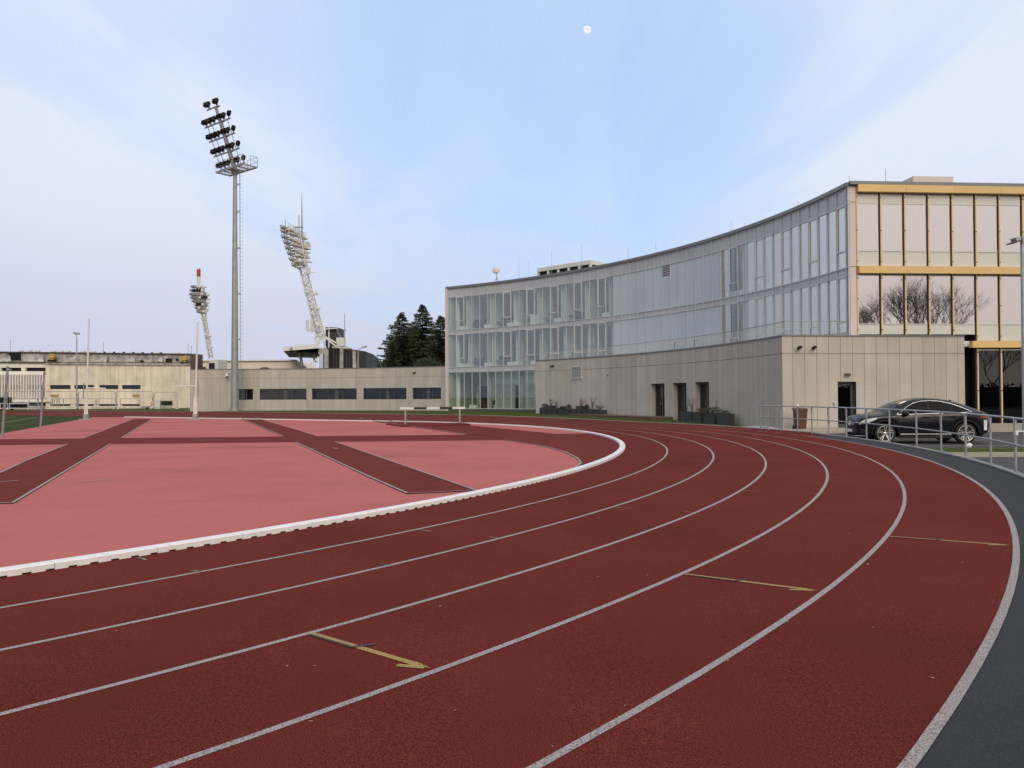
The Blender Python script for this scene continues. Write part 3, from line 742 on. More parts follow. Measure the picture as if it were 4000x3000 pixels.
# terrace railing on the podium
rl = thing('terrace_railing', fp(20, RP + .4, ZP), 'thin grey baluster railing along the edge of the podium terrace', 'railing')
m = MB(); m.tube([fp(a, RP + .4, 5.56) for a in steps(P_L - .8, P_R + .8, .5)] + [qp(s, -.35, 5.56) for s in (.5, 1.5, 2.5, 3.7)], .022, 6); m.tube([fp(a, RP + .4, 4.86) for a in steps(P_L - .8, P_R + .8, .5)] + [qp(s, -.35, 4.86) for s in (.5, 1.5, 2.5, 3.7)], .015, 6)
mesh('handrail', m, M['galv'], rl)
m = MB(); a = P_L - .8
while a > P_R + .8: m.bar(fp(a, RP + .4, 4.7), fp(a, RP + .4, 5.56), .012, .02); a -= .16
mesh('baluster', m, M['galv'], rl); m = MB()
s = .5
while s < 3.7: m.bar(qp(s, -.35, 4.7), qp(s, -.35, 5.56), .012, .03); s += .2
mesh('baluster', m, M['galv'], rl)
for px in (2634, 2712):
    aa = deg(hit(px, FC, RP + .2)); h_ = MB(); h_.tube([fp(aa, RP + .25, 4.75), fp(aa, RP + .25, 5.3), fp(aa - .35, RP + .25, 5.32)], .03, 6)
    mesh('access_hoop', h_, M['galv'], rl)

# ------------------------------------------------------------------ small fittings on the walls and roof
def camera_unit(p, d, label):
    d = Vector(d).normalized(); t = thing('security_camera', p, label, 'security camera', group='cameras on the podium walls')
    m = MB(); m.tube([p, p + d * .08], .05, 8); m.tube([p + d * .06, p + d * .14 - UZ * .06], .025, 6); mesh('bracket', m, M['dark'], t)
    s_ = (d * .5 + UZ * -.25 + d.cross(UZ) * .7).normalized(); q = p + d * .14 - UZ * .04
    m = MB(); m.tube([q - s_ * .12, q + s_ * .22], .07, 10); mesh('camera_body', m, M['dark'], t)
    m = MB(); m.tube([q + s_ * .221, q + s_ * .23], .05, 10); mesh('lens', m, M['glassd'], t)
def zof(py, px, D): return at(px, py, D).z
camera_unit(qp(.92, 0, 3.06 + 1.1), QO, 'small dark security camera nearest the corner of the podium end wall')
camera_unit(qp(1.72, 0, 3.06 + 1.1), QO, 'dark security camera right of the corner camera on the podium end wall')
aa = deg(hit(2163, FC, RP)); camera_unit(fp(aa, RP, 4.25), -rdir(aa), 'small dark security camera above the louvre at the far end of the podium')
wl = thing('wall_lamp', qp(3.55, .0, 2.68), 'dark rectangular lamp on the wall above the podium entrance door', 'wall lamp')
m = MB(); qbox(m, 3.41, 3.70, .0, .12, 2.6, 2.76); mesh('lamp_housing', m, M['rust'], wl); m = MB(); qbox(m, 3.43, 3.68, .01, .11, 2.585, 2.6); mesh('diffuser', m, M['whiteframe'], wl)
bx = thing('door_bell', qp(2.8, 0, 1.1), 'tiny grey keypad on the wall left of the podium entrance door', 'keypad')
m = MB(); qbox(m, 2.76, 2.83, 0, .03, 1.05, 1.2); mesh('keypad_plate', m, M['galv'], bx); m = MB(); qbox(m, 2.775, 2.815, .03, .034, 1.08, 1.17); mesh('keys', m, M['dark'], bx)
aa = deg(hit(2376, FC, RP)); sb = thing('wall_sensor', fp(aa, RP, 3.3), 'small grey sensor on the podium wall right of the louvre', 'sensor')
m = MB(); m.box(fp(aa, RP - .03, 3.3), (.06, .1, .14), (rdir(aa), tdir(aa), UZ)); mesh('sensor_body', m, M['galv'], sb)
m = MB(); m.box(fp(aa, RP - .08, 3.26), (.06, .05, .05), (rdir(aa), tdir(aa), UZ)); mesh('sensor_eye', m, M['dark'], sb)
# satellite dish
aa = deg(hit(1942, FC, RF + .35)); p0 = fp(aa, RF + .35, ZR - .02)
ds = thing('satellite_dish', p0, 'round white radome dish standing on the roof edge of the glass building', 'antenna dish')
m = MB(); m.tube([p0, p0 + UZ * .95], .035, 8); m.tube([p0 + Vector((.3, .2, 0)), p0 + UZ * .5], .02, 6); m.tube([p0 + Vector((-.3, .2, 0)), p0 + UZ * .5], .02, 6); mesh('mast', m, M['galv'], ds)
m = MB(); q = p0 + Vector((-.1, 0, 1.25)); dd = Vector((-.35, -.9, .15)).normalized()
m.lathe(q, [(.001, .1), (.2, .085), (.33, .04), (.37, 0), (.37, -.12), (.3, -.2), (.001, -.24)], 20, dd); mesh('dish', m, M['wht'], ds)
# lightning rods
rods = ((2029, 1000, .4, 0), (2068, 1022, 2.5, 0), (2157, 976, 3.5, 0), (2275, 955, .5, 0), (2424, 1004, 1.5, 0), (2457, 963, .5, 0), (2566, 949, .5, 0), (2861, 866, .5, 0), (2913, 868, 3.0, 0), (3124, 787, 1.5, 0), (3326, 686, .2, 0))
where = ('above the far left of the glass front', 'set back, right of the satellite dish', 'set back, left of the rooftop plant house', 'in front of the rooftop plant house', 'short, just right of the plant house', 'where the roof begins to rise to the right', 'above the wall louvre', 'tall, above the dark open window column', 'set back, right of the tall middle rod', 'above the right part of the glass front', 'at the sharp right corner of the glass front')
for (px, pt, back, _), wh in zip(rods, where):
    aa = deg(hit(px, FC, RF + back)); b0 = fp(aa, RF + back, 12.6); tpt = at(px, pt, b0.y)
    t = thing('lightning_rod', b0, 'roof lightning rod, ' + wh, 'lightning rod', group='lightning rods on the glass building')
    m = MB(); m.tube([b0, Vector((b0.x, b0.y, tpt.z))], [.022, .012], 6); mesh('rod', m, M['galv'], t)
    m = MB(); m.box(b0 + UZ * .06, (.25, .25, .12)); mesh('rod_foot', m, M['conc'], t)
b0 = ep(2.35, -.5, 12.9); t = thing('lightning_rod', b0, 'thin lightning rod on the roof above the ochre banded end', 'lightning rod', group='lightning rods on the glass building')
m = MB(); m.tube([b0, b0 + UZ * .95], [.022, .012], 6); mesh('rod', m, M['galv'], t); m = MB(); m.box(b0 + UZ * .03, (.25, .25, .1)); mesh('rod_foot', m, M['conc'], t)

# rooftop plant house seen above the roof line
ph = thing('plant_house', Vector((7, 88, 12.6)), 'cream framed plant house with dark louvred openings behind the glass roof edge', 'rooftop building')
a_, b_ = at(2103, 1050, 91.2), at(2305, 1018, 86.)
zt = 16.0
pA, pB = Vector((a_.x, a_.y)), Vector((b_.x, b_.y)); dv = (pB - pA).normalized(); nv = Vector((dv.y, -dv.x)); L = (pB - pA).length
ax = (Vector((dv.x, dv.y, 0)), Vector((nv.x, nv.y, 0)), UZ)
def hb(mb, s0, s1, o0, o1, z0, z1): q = pA + dv * (s0 + s1) / 2 + nv * (o0 + o1) / 2; return mb.box((q.x, q.y, (z0 + z1) / 2), (s1 - s0, o1 - o0, z1 - z0), ax)
m = MB(); hb(m, -.1, L + .1, -4.0, .1, zt - .42, zt)
for i in range(6): s_ = L * i / 5; hb(m, s_ - .13, s_ + .13, -.2, .06, 12.5, zt - .42)
hb(m, L - .15, L + .06, -1.4, -1.1, 12.5, zt - .42); hb(m, L - .15, L + .06, -4, -3.7, 12.5, zt - .42); mesh('cream_frame', m, M['cream'], ph)
m = MB(); hb(m, .05, L - .05, -3.9, -.12, 12.5, zt - .42); mesh('dark_louvre', m, M['dark'], ph)
m = MB(); hb(m, L + .1, L + 2.3, -3.6, -.6, 12.5, zt - .75); mesh('side_housing', m, M['cream'], ph)
# ------------------------------------------------------------------ low grey wing with a strip of windows
wing = thing('low_grey_wing', (-20, 92, .1), 'long low grey panelled building with a row of dark strip windows behind the far straight', 'building')
def wpart(n, mb, mat, parent=None, label=None): return mesh(n, mb, mat, parent or wing, label)
ZW = 4.79
wpx = [(742, 1444), (960, 1443.2), (1197, 1441.6), (1446, 1438.2), (1600, 1435), (1747, 1431.6)]
WP = [onz(x, y, ZW) for x, y in wpx]
# resample as a smooth curve
def wl_pt(t):
    n = len(WP) - 1; i = min(n - 1, int(t * n)); u = t * n - i
    p0, p1, p2, p3 = WP[max(0, i - 1)], WP[i], WP[i + 1], WP[min(n, i + 2)]
    return .5 * ((2 * p1) + (p2 - p0) * u + (2 * p0 - 5 * p1 + 4 * p2 - p3) * u * u + (3 * p1 - p0 - 3 * p2 + p3) * u ** 3)
WS = [wl_pt(i / 400) for i in range(401)]
WD = [0.]
for i in range(400): WD.append(WD[-1] + (WS[i + 1] - WS[i]).length)
WLEN = WD[-1]
def wpt(s, o=0., z=0.):
    s = max(0, min(WLEN, s)); i = min(399, max(0, next((k for k in range(400) if WD[k + 1] >= s), 399)))
    u = (s - WD[i]) / max(1e-6, WD[i + 1] - WD[i]); p = WS[i].lerp(WS[i + 1], u); d = WS[min(400, i + 1)] - WS[max(0, i)]; d.z = 0; d.normalize()
    n = Vector((d.y, -d.x, 0)); q = p + n * o; return Vector((q.x, q.y, z)), d, n
def s_of(px):
    best = min(range(401), key=lambda i: abs((WS[i].x / WS[i].y) - ray(px, 1500).x / ray(px, 1500).y)); return WD[best]
def wbox(mb, s0, s1, o0, o1, z0, z1):
    n = max(1, int((s1 - s0) / 1.6)); rows = []
    for i in range(n + 1):
        s = s0 + (s1 - s0) * i / n; rows.append([wpt(s, o, z)[0] for o, z in ((o1, z0), (o1, z1), (o0, z1), (o0, z0), (o1, z0))])
    mb.grid(rows, False); mb.poly(rows[0][:4]); mb.poly(rows[-1][:4]); return mb
ZS0, ZS1 = 2.5, 4.06 - 1.56
ZB, ZT = 1.583 + (1556 - 1562) * 0 + .95, 0
wz0, wz1 = 2.42, 3.02                      # window band (set below from the survey)
wz0 = at(1300, 1560.5, 90).z; wz1 = at(1300, 1517.5, 90).z
wins = [(s_of(a), s_of(b)) for a, b in ((932, 990), (1016, 1196), (1220, 1394), (1419, 1588), (1612, 1722))]
random.seed(21)
cut = sorted(set([0., WLEN] + [round(.05 + .82 * i, 3) for i in range(60) if .05 + .82 * i < WLEN] + [v for t in wins for v in t]))
m = MB()
for s0, s1 in zip(cut[:-1], cut[1:]):
    if s1 - s0 < .02: continue
    sm = (s0 + s1) / 2; w_ = any(a < sm < b for a, b in wins); m.ct = random.random()
    e0 = .011
    for z0, z1 in (((-.4, wz0), (wz1, 3.78)) if w_ else ((-.4, 3.78),)) + ((3.8, ZW),):
        m.ct = min(1, max(0, m.ct + random.uniform(-.12, .12))); wbox(m, s0 + e0, s1, -.04, 0, z0, z1)
wpart('wall_panel', m, M['panel'])
m = MB()
for s0, s1 in [(0, wins[0][0])] + [(wins[i][1], wins[i + 1][0]) for i in range(4)] + [(wins[4][1], WLEN)]: wbox(m, s0, s1, -.12, -.05, -.4, ZW - .01)
for s0, s1 in wins: wbox(m, s0, s1, -.12, -.05, -.4, wz0); wbox(m, s0, s1, -.12, -.05, wz1, ZW - .01)
wpart('joint_backing', m, M['aludark'])
m = MB(); wbox(m, 0, WLEN, -.5, .05, ZW, ZW + .07); wpart('roof_coping', m, M['coping'])
m = MB(); wbox(m, .1, WLEN - .1, -9, -.5, ZW - .3, ZW - .1); wpart('roof', m, M['conc'])
m = MB(); wbox(m, .1, WLEN - .1, -9.2, -9, -.3, ZW - .1); wpart('rear_wall', m, M['panel'])
m = MB(); wbox(m, .1, WLEN - .1, -4.2, -4, -.3, ZW - .3); wpart('inner_wall', m, M['conc'])
m = MB(); wbox(m, .1, WLEN - .1, -4, -.14, .3, .4); wpart('carpet', m, M['floor'])
for n, (s0, s1) in enumerate(wins):
    f = MB(); sm = s0 + (s1 - s0) * .54
    for a, b in ((s0, s0 + .07), (s1 - .07, s1)): wbox(f, a, b, -.32, -.2, wz0, wz1)
    wbox(f, s0, s1, -.32, -.02, wz0 - .02, wz0 + .06); wbox(f, s0 + .07, s1 - .07, -.32, -.2, wz1 - .05, wz1)
    if s1 - s0 > 3: 
        wbox(f, sm - .22, sm + .2, -.33, -.18, wz0 + .06, wz1 - .05)
        for k in (.36, .68): q = s0 + (s1 - s0) * k; wbox(f, q - .035, q + .035, -.3, -.2, wz0 + .06, wz1 - .05)
    else:
        q = (s0 + s1) / 2; wbox(f, q - .05, q + .03, -.3, -.2, wz0 + .06, wz1 - .05)
    for a in (s0, s1):
        p0, _, _ = wpt(a, -.04, wz0); p1, _, _ = wpt(a, -.3, wz0); f.poly([p0, p1, p1 + UZ * (wz1 - wz0), p0 + UZ * (wz1 - wz0)])
    fo = wpart('window_frame', f, M['aludark'])
    g = MB(); wbox(g, s0 + .07, s1 - .07, -.27, -.25, wz0 + .06, wz1 - .05); wpart('window_pane', g, M['glassd'], fo)
random.seed(4)
m = MB(); b2 = MB()
for n, (s0, s1) in enumerate(wins):
    for k in range(5):
        q = s0 + .3 + (s1 - s0 - .6) * random.random(); wbox(random.choice((m, b2)), q - .15, q + .15, -.75, -.45, wz0 + .02, wz0 + .12 + .3 * random.random())
q = wins[1][0] + 3.2; wbox(m, q, q + .5, -.7, -.5, wz0, wz1 - .2)
q = wins[2][0] + 2.0; wbox(m, q, q + .5, -.7, -.5, wz0 + .1, wz1)
wpart('window_blind', m, M['white']); wpart('shelf_box', b2, M['wood'])

# white dome security camera on the wing
sq = s_of(893); p_, d_, n_ = wpt(sq, .0, 4.4); dc = thing('dome_camera', p_, 'white dome security camera on the low grey wing beside the tall floodlight mast', 'security camera')
m = MB(); m.tube([p_, p_ + n_ * .55, p_ + n_ * .62 - UZ * .1], .045, 8); mesh('arm', m, M['wht'], dc)
m = MB(); m.lathe(p_ + n_ * .62 - UZ * .4, [(.16, 0), (.17, .2), (.1, .3), (.001, .32)], 12); mesh('dome_housing', m, M['wht'], dc)
m = MB(); m.sphere(p_ + n_ * .62 - UZ * .42, .14, 10, 6); mesh('dome', m, M['dark'], dc)
sq = s_of(1622); p_, d_, n_ = wpt(sq, .0, 4.25); camera_unit(p_, n_, 'small dark security camera high on the low grey wing, near the glass building')

# ------------------------------------------------------------------ tall floodlight mast in front of the wing
MD = 89.
mb0 = at(917, 1600, MD); mb0.z = gz(mb0.x, mb0.y) + .1
mast = thing('floodlight_mast', mb0, 'tall grey floodlight mast with a leaning head of black lamps and a railed platform', 'floodlight mast')
mtop = at(921, 668, MD)
pole = MB(); pole.tube([mb0, Vector((mb0.x, mb0.y, mtop.z))], [.42, .2], 16); pole.tube([mb0 - UZ * .2, mb0 + UZ * .12], .62, 12); mesh('pole', pole, M['steel'], mast)
lb = MB(); lx = mb0 + Vector((.62, -.1, 0)); 
for o in (-.0, .16): lb.bar(lx + Vector((o * .2, o, 3)), Vector((mtop.x + .42 + o * .2, mtop.y - .1 + o, mtop.z)), .02, .035)
z = 3.2
while z < mtop.z:
    f_ = (z - 0) / mtop.z; xx = lx.x + (mtop.x + .42 - lx.x) * f_
    lb.tube([(xx, lx.y, z), (xx + .3, lx.y + .03, z), (xx + .33, lx.y + .03, z + .12)], .012, 4, False); z += .42
for z in (8, 13, 18, 22, 25): lb.box((mb0.x + .35, mb0.y - .05, z), (.5, .1, .2))
mesh('ladder', lb, M['steel'], mast)
LA = Vector((.78, -.63, 0)).normalized(); SA = Vector((.63, .78, 0)).normalized()          # along the lamp bars; away from the field
PZ = mtop.z + .1
pc = Vector((mb0.x, mb0.y, PZ))
ax = (LA, SA, UZ)
pf = MB()
for o in (-.8, .95): pf.box(pc + SA * o + LA * .15, (5.3, .09, .16), ax)
for s_ in (-2.47, -1.3, -.4, .4, 1.5, 2.78): pf.box(pc + LA * s_ + SA * .08, (.09, 1.75, .14), ax)
for i in range(6): pf.box(pc + SA * (-.65 + i * .29) + LA * .15 + UZ * .09, (5.2, .06, .03), ax)
pf.tube([pc - UZ * .6, pc + UZ * .05], [.22, .5], 10)
mesh('platform', pf, M['steel'], mast)
rl_ = MB()
def prail(a, b):
    for z in (.55, 1.1): rl_.tube([a + UZ * z, b + UZ * z], .025, 5)
    rl_.tube([a, a + UZ * 1.1], .025, 5); rl_.tube([b, b + UZ * 1.1], .025, 5)
c1, c2, c3, c4 = pc - LA * 2.47 - SA * .8, pc + LA * 2.78 - SA * .8, pc + LA * 2.78 + SA * .95, pc - LA * 2.47 + SA * .95
prail(c1, c2); prail(c2 + SA * .9, c3); prail(c3, pc + LA * .9 + SA * .95)
mesh('platform_rail', rl_, M['steel'], mast)
LEAN = (-SA * 2.35 + UZ * 6.4)
hd0 = pc; hd1 = pc + LEAN
sp = MB(); sp.tube([hd0, hd1], [.26, .16], 12); mesh('head_spine', sp, M['steel'], mast)
ld = LEAN.normalized()
conn = MB()
for off in (-2.5, -1.6, .35, 1.35):
    conn.bar(hd0 + LA * off + ld * .2, hd0 + LA * off + ld * (5.3 if off < 1.2 else 5.2), .05, .05, SA)
    for i in range(16): q = hd0 + LA * off + ld * (.4 + i * .31); conn.tube([q, q + LA * .16, q + LA * .17 + UZ * .1], .012, 4, False)
mesh('cable_rail', conn, M['steel'], mast)
def lamp_geo(p, f, w=.5):
    m = MB(); r = f.cross(UZ).normalized(); u = r.cross(f).normalized(); ax = (f, r, u)
    m.box(p + f * .1, (.42, w, .36), ax); m.box(p + f * .32 + u * .16, (.24, w + .06, .03), ax); m.lathe(p - f * .1, [(.24, 0), (.17, -.18), (.001, -.24)], 10, f)
    for i in range(2): m.box(p + f * (.27 + .12 * i) + u * .05, (.02, w + .06, .28), ax)
    m.box(p - u * .34, (.07, .07, .36), ax); m.box(p - u * .2, (.1, w + .12, .06), ax)
    return m
rows_ = [(6.75, 1, (-1.75, .4)), (5.15, None, None), (3.6, None, None), (2.0, None, None), (.5, None, None)]
random.seed(9)
for h_, _, bb in rows_:
    q = hd0 + ld * h_
    lo_, hi_ = bb or (-3.1, 1.95)
    if h_ < 1: q = q + SA * .15
    br = MB(); br.bar(q + LA * lo_, q + LA * hi_, .12, .12); br.bar(q - LA * .5 + SA * .1, q + LA * .6 + SA * .1, .2, .1); mesh('lamp_bar', br, M['steel'], mast)
    offs = [-1.6, .05] if bb else [-2.95, -2.2, -1.4, -.2, .5, 1.7]
    for o in offs:
        yaw = (-.75 if o > .9 else -.25 if o > -.5 else .25) + random.uniform(-.25, .25)
        f = (-SA * math.cos(yaw) + LA * -math.sin(yaw)) ; f = (f + UZ * -.55).normalized() if o < .8 else (f * .8 + LA * .5 - UZ * .35).normalized()
        for dd in (0, .27) if not (o > 1.) else (0, .2):
            mesh('floodlight', lamp_geo(q + LA * (o + dd * .8) + UZ * (.5 + dd * .5) - SA * (.06 + dd * .3), f, .26), M['lampblack'], mast)

# ------------------------------------------------------------------ lattice floodlight towers of the stadium behind
def lattice(mb, a, b, w0, w1, n, r):
    a, b = Vector(a), Vector(b); d = (b - a).normalized(); u = d.cross(Vector((0, 1, 0))).normalized(); v = d.cross(u)
    C = lambda t, i, j: a.lerp(b, t) + (u * i + v * j) * (w0 + (w1 - w0) * t) / 2
    for i, j in ((-1, -1), (1, -1), (1, 1), (-1, 1)): mb.tube([C(0, i, j), C(1, i, j)], r, 6)
    cs = ((-1, -1), (1, -1), (1, 1), (-1, 1))
    for k in range(n):
        t0, t1 = k / n, (k + 1) / n
        for q in range(4):
            c0, c1 = cs[q], cs[(q + 1) % 4]
            if (k + q) % 2: c0, c1 = c1, c0
            mb.tube([C(t0, *c0), C(t1, *c1)], r * .6, 4, False)
            mb.tube([C(t1, *cs[q]), C(t1, *cs[(q + 1) % 4])], r * .5, 4, False)
TD = 150.
def T2(px, py, dy=0): return at(px, py, TD + dy)
tw = thing('lattice_tower', T2(1262, 1430), 'white leaning lattice tower with floodlight galleries and a tall thin antenna on the black stand', 'floodlight tower')
m = MB(); lattice(m, T2(1253, 1312), T2(1195, 1095), 1.3, 1.1, 14, .12); lattice(m, T2(1195, 1095), T2(1158, 920), 1.1, 1.9, 8, .09)
m.bar(T2(1222, 1190), T2(1248, 1290), .8, .05)
mesh('lattice_shaft', m, M['whtrust'], tw)
m = MB()
for a, b in ((1253, 1315), (1228, 1352)), ((1253, 1315), (1240, 1352)), ((1262, 1312), (1318, 1358)), ((1262, 1312), (1314, 1340)), ((1258, 1312), (1272, 1360)), ((1232, 1316), (1232, 1352)), ((1232, 1316), (1262, 1312)):
    m.tube([T2(*a), T2(*b)], .17, 6)
mesh('strut', m, M['wht'], tw)
random.seed(31)
for i, (yl, xl, xr, yr) in enumerate(((883, 1100, 1183, 930), (898, 1101, 1195, 935), (920, 1104, 1205, 972), (942, 1112, 1206, 975), (963, 1118, 1200, 1006), (985, 1127, 1203, 1010), (1008, 1134, 1185, 1040), (1030, 1144, 1188, 1045))):
    g_ = MB(); a, b = T2(xl + 26, yl + 12, -1.5), T2(xr, yr, 2)
    g_.bar(a, b, 1.3, .18); d = (b - a)
    for z in (.6, 1.1): g_.tube([a + UZ * z, b + UZ * z], .05, 4)
    for k in range(9): q = a + d * k / 8; g_.tube([q, q + UZ * 1.1], .04, 4, False)
    for k in range(8): q = a + d * k / 8; g_.tube([q, a + d * (k + 1) / 8 + UZ * 1.1], .03, 4, False)
    go = mesh('gallery', g_, M['whtrust'], tw)
    lm = MB()
    for k in range(3):
        p = T2(xl + 4 + k * 9, yl + 2 + k * 4, -2 + k * .8); f = Vector((-.8, -.25, -.35)).normalized()
        lm.lathe(p, [(.42, .4), (.4, .1), (.2, -.25), (.001, -.3)], 10, f)
    mesh('floodlight', lm, M['steel'], go)
for px, py, r in ((1204, 948, .32), (1208, 958, .26), (1208, 987, .22), (1214, 1022, .27), (1200, 1020, .3), (1170, 1018, .4), (1236, 1146, .34), (1244, 1204, .34), (1218, 1226, .26), (1241, 1268, .36), (1194, 1140, .26)):
    m = MB(); p = T2(px, py, -1.6); m.lathe(p, [(.001, .02), (r, .12), (r, -.15), (r * .7, -.35), (.001, -.45)], 14, Vector((random.uniform(-.4, .6), -1, 0)).normalized()); m.tube([p + Vector((0, .2, 0)), p + Vector((-.5 if px > 1200 else .6, .8, 0))], .06, 5); mesh('dish', m, M['wht'], tw)
for px, y0, y1, w_ in ((1200, 1250, 1295, .45), (1217, 1250, 1298, .45), (1204, 1045, 1070, .8)):
    m = MB(); a, b = T2(px, y1, -1.4), T2(px, y0, -1.4); m.bar(a, b, w_, .3, (0, 1, 0)); m.tube([a + UZ * .3, a + Vector((1.2, .6, .3))], .06, 4); mesh('panel_antenna', m, M['cream'], tw)
m = MB()
a = T2(1180, 930); m.tube([a, T2(1179.5, 860), T2(1179, 752)], [.16, .13, .04], 6); m.tube([T2(1168, 920), T2(1168, 840)], .08, 5); m.tube([T2(1115, 915), T2(1114, 858)], .07, 5); m.bar(T2(1145, 887), T2(1184, 888), .4, .2); m.bar(T2(1160, 925), T2(1188, 930), .8, .3)
mesh('antenna', m, M['steel'], tw)

TD3 = 240.
def T3(px, py, dy=0): return at(px, py, TD3 + dy)
t3 = thing('lattice_tower', T3(823, 1400), 'farther lattice floodlight tower topped by a red and white cylinder antenna', 'floodlight tower')
m = MB(); lattice(m, T3(824, 1400), T3(796, 1235), 1.0, 1.0, 14, .12); lattice(m, T3(796, 1235), T3(780, 1120), 1.0, 2.0, 7, .12); m.bar(T3(813, 1325, .9), T3(796, 1235, .9), 1.2, .15)
mesh('lattice_shaft', m, M['whtrust'], t3)
for i, (yl, xl, xr) in enumerate(((1120, 748, 795), (1135, 744, 803), (1150, 742, 812), (1163, 746, 812), (1177, 752, 810), (1190, 758, 812), (1203, 764, 806), (1217, 770, 806))):
    g_ = MB(); g_.bar(T3(xl + 6, yl + 5), T3(xr, yl + 6), 1.6, .2); g_.tube([T3(xl + 4, yl - 6), T3(xr, yl - 2)], .06, 4); go = mesh('gallery', g_, M['whtrust'], t3)
    lm = MB(); lm2 = MB(); lm3 = MB(); x = xl
    while x < xr - 6:
        random.choice((lm, lm3, lm3, lm2)).box(T3(x + 3, yl - 1, -1), (.75, .6, .62), (Vector((.9, -.3, .1)).normalized(), Vector((.3, .9, 0)).normalized(), UZ)); x += 11
    if lm.v: mesh('floodlight', lm, M['lampblack'], go)
    if lm2.v: mesh('floodlight', lm2, M['wht'], go)
    if lm3.v: mesh('floodlight', lm3, M['steel'], go)
for px, py in ((800, 1120), (813, 1150), (816, 1168), (814, 1182), (810, 1206), (808, 1213), (819, 1312), (803, 1308), (826, 1355)):
    m = MB(); m.lathe(T3(px, py, -1.8), [(.001, .1), (.42, .15), (.42, -.2), (.001, -.4)], 12, (.2, -1, 0)); mesh('dish', m, M['wht'], t3)
m = MB(); m.tube([T3(776, 1080), T3(776, 1052)], .45, 10); m.tube([T3(776, 1110), T3(776, 1081)], .5, 10); ca = mesh('antenna_cylinder', m, [M['wht']], t3, 'white antenna cylinder')
m = MB(); m.tube([T3(776, 1079.5), T3(776, 1067)], .56, 12); m.tube([T3(776, 1065.5), T3(776, 1052)], .56, 12); m.tube([T3(778, 1052), T3(779, 1047)], .1, 5); mesh('antenna_cylinder', m, M['red'], t3, 'red antenna cylinder')

# ------------------------------------------------------------------ black stand with a canopy, behind the wing
SD = 152.
def S(px, py, dy=0): return at(px, py, SD + dy)
stnd = thing('black_stand', S(1290, 1440), 'black corrugated curved rear wall of a stand with a flat white canopy', 'stand')
m = MB()
path = [(1262, 1360, 0), (1300, 1358, -2), (1345, 1362, -3), (1390, 1366, -2), (1430, 1373, 1), (1458, 1384, 6), (1478, 1398, 14)]
rows = []
for i in range(len(path) - 1):
    for k in range(8):
        t = k / 8; x, y, d_ = (path[i][q] + (path[i + 1][q] - path[i][q]) * t for q in range(3)); w_ = .12 if k % 2 else 0
        p = at(x, y, SD + d_ + w_); rows.append([Vector((p.x, p.y, -1)), p])
m.grid(rows, False); m.grid([[r[0] + Vector((-1.2, 9, 0)), r[1] + Vector((-1.2, 9, 0))] for r in rows], False); m.grid([[r[1], r[1] + Vector((-1.2, 9, 0))] for r in rows], False)
mesh('curved_wall', m, M['blk'], stnd)
m = MB()
a, b = S(1262, 1278), S(1309, 1278); m.prism([(a.x, a.y + 2), (b.x, b.y + 2), (b.x, b.y + 8), (a.x, a.y + 8)], 6, S(1290, 1278, 2).z); mesh('stair_tower', m, M['blk'], stnd)
m = MB(); a, b = S(1262, 1282, -.5), S(1312, 1278, -.5); m.bar(a + Vector((0, 2, 0)), b + Vector((0, 2, 0)), .5, .2); m.bar(S(1285, 1360, 1.9), S(1285, 1280, 1.9), .25, .25); mesh('tower_trim', m, M['wht'], stnd)
m = MB(); cz = S(1200, 1357).z
A_ = S(1108, 1366, -4); B_ = S(1245, 1354, -4); C_ = S(1245, 1354, 18); D_ = S(1130, 1360, 18)
for q in (A_, D_): q.z = cz - .15
for q in (B_, C_): q.z = cz + .35
m.add([A_, B_, C_, D_] + [q + UZ * -.75 for q in (A_, B_, C_, D_)], [(0, 1, 2, 3), (7, 6, 5, 4), (0, 4, 5, 1), (1, 5, 6, 2), (2, 6, 7, 3), (3, 7, 4, 0)])
cn = mesh('canopy', m, M['wht'], stnd)
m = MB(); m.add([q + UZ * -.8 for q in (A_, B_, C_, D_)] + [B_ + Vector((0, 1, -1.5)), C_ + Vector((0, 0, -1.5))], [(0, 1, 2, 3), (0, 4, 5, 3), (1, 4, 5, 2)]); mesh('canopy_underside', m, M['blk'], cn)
m = MB()
m.tube([S(1180, 1428), S(1170, 1368)], .28, 8); m.tube([S(1170, 1380), S(1215, 1365)], .2, 6); m.tube([S(1230, 1415), S(1228, 1385)], .3, 8); m.tube([S(1228, 1390), S(1216, 1380)], .2, 6); m.tube([S(1228, 1390), S(1240, 1380)], .2, 6)
mesh('canopy_post', m, M['galv'], stnd)
m = MB()
for px in (1250, 1258, 1268, 1276): m.tube([S(px, 1440, -3.4), S(px, 1358, -3.4)], .09, 6)
m.tube([S(1334, 1440, -3.4), S(1334, 1358, -3.4)], .36, 8); m.box(S(1260, 1372, -3.2), (1.5, .3, 1.0)); m.box(S(1277, 1400, -3.2), (.6, .4, 3.4)); m.tube([S(1385, 1440, -3.4), S(1383, 1370, -3.4)], .35, 6); m.tube([S(1300, 1357, -3), S(1372, 1362, -4)], .2, 6)
mesh('pipe_frame', m, M['oldconc'], stnd)
m = MB(); m.box(S(1333, 1337, -2), (1.3 * 1.0, 1.3, 1.6)); a_ = S(1331, 1354); b_ = S(1331, 1320); m.prism([(S(1318, 1354).x, SD - 1), (S(1345, 1354).x, SD - 1), (S(1345, 1354).x, SD + 1), (S(1318, 1354).x, SD + 1)], a_.z - .3, b_.z); mesh('roof_cabinet', m, M['cream'], stnd)
m = MB(); m.tube([S(1346, 1356), S(1346, 1222)], [.13, .05], 6); m.box(S(1347, 1290), (.4, .2, .3)); m.tube([S(1312, 1282), S(1350, 1352), S(1378, 1366)], .05, 4); mesh('antenna', m, M['galv'], stnd)
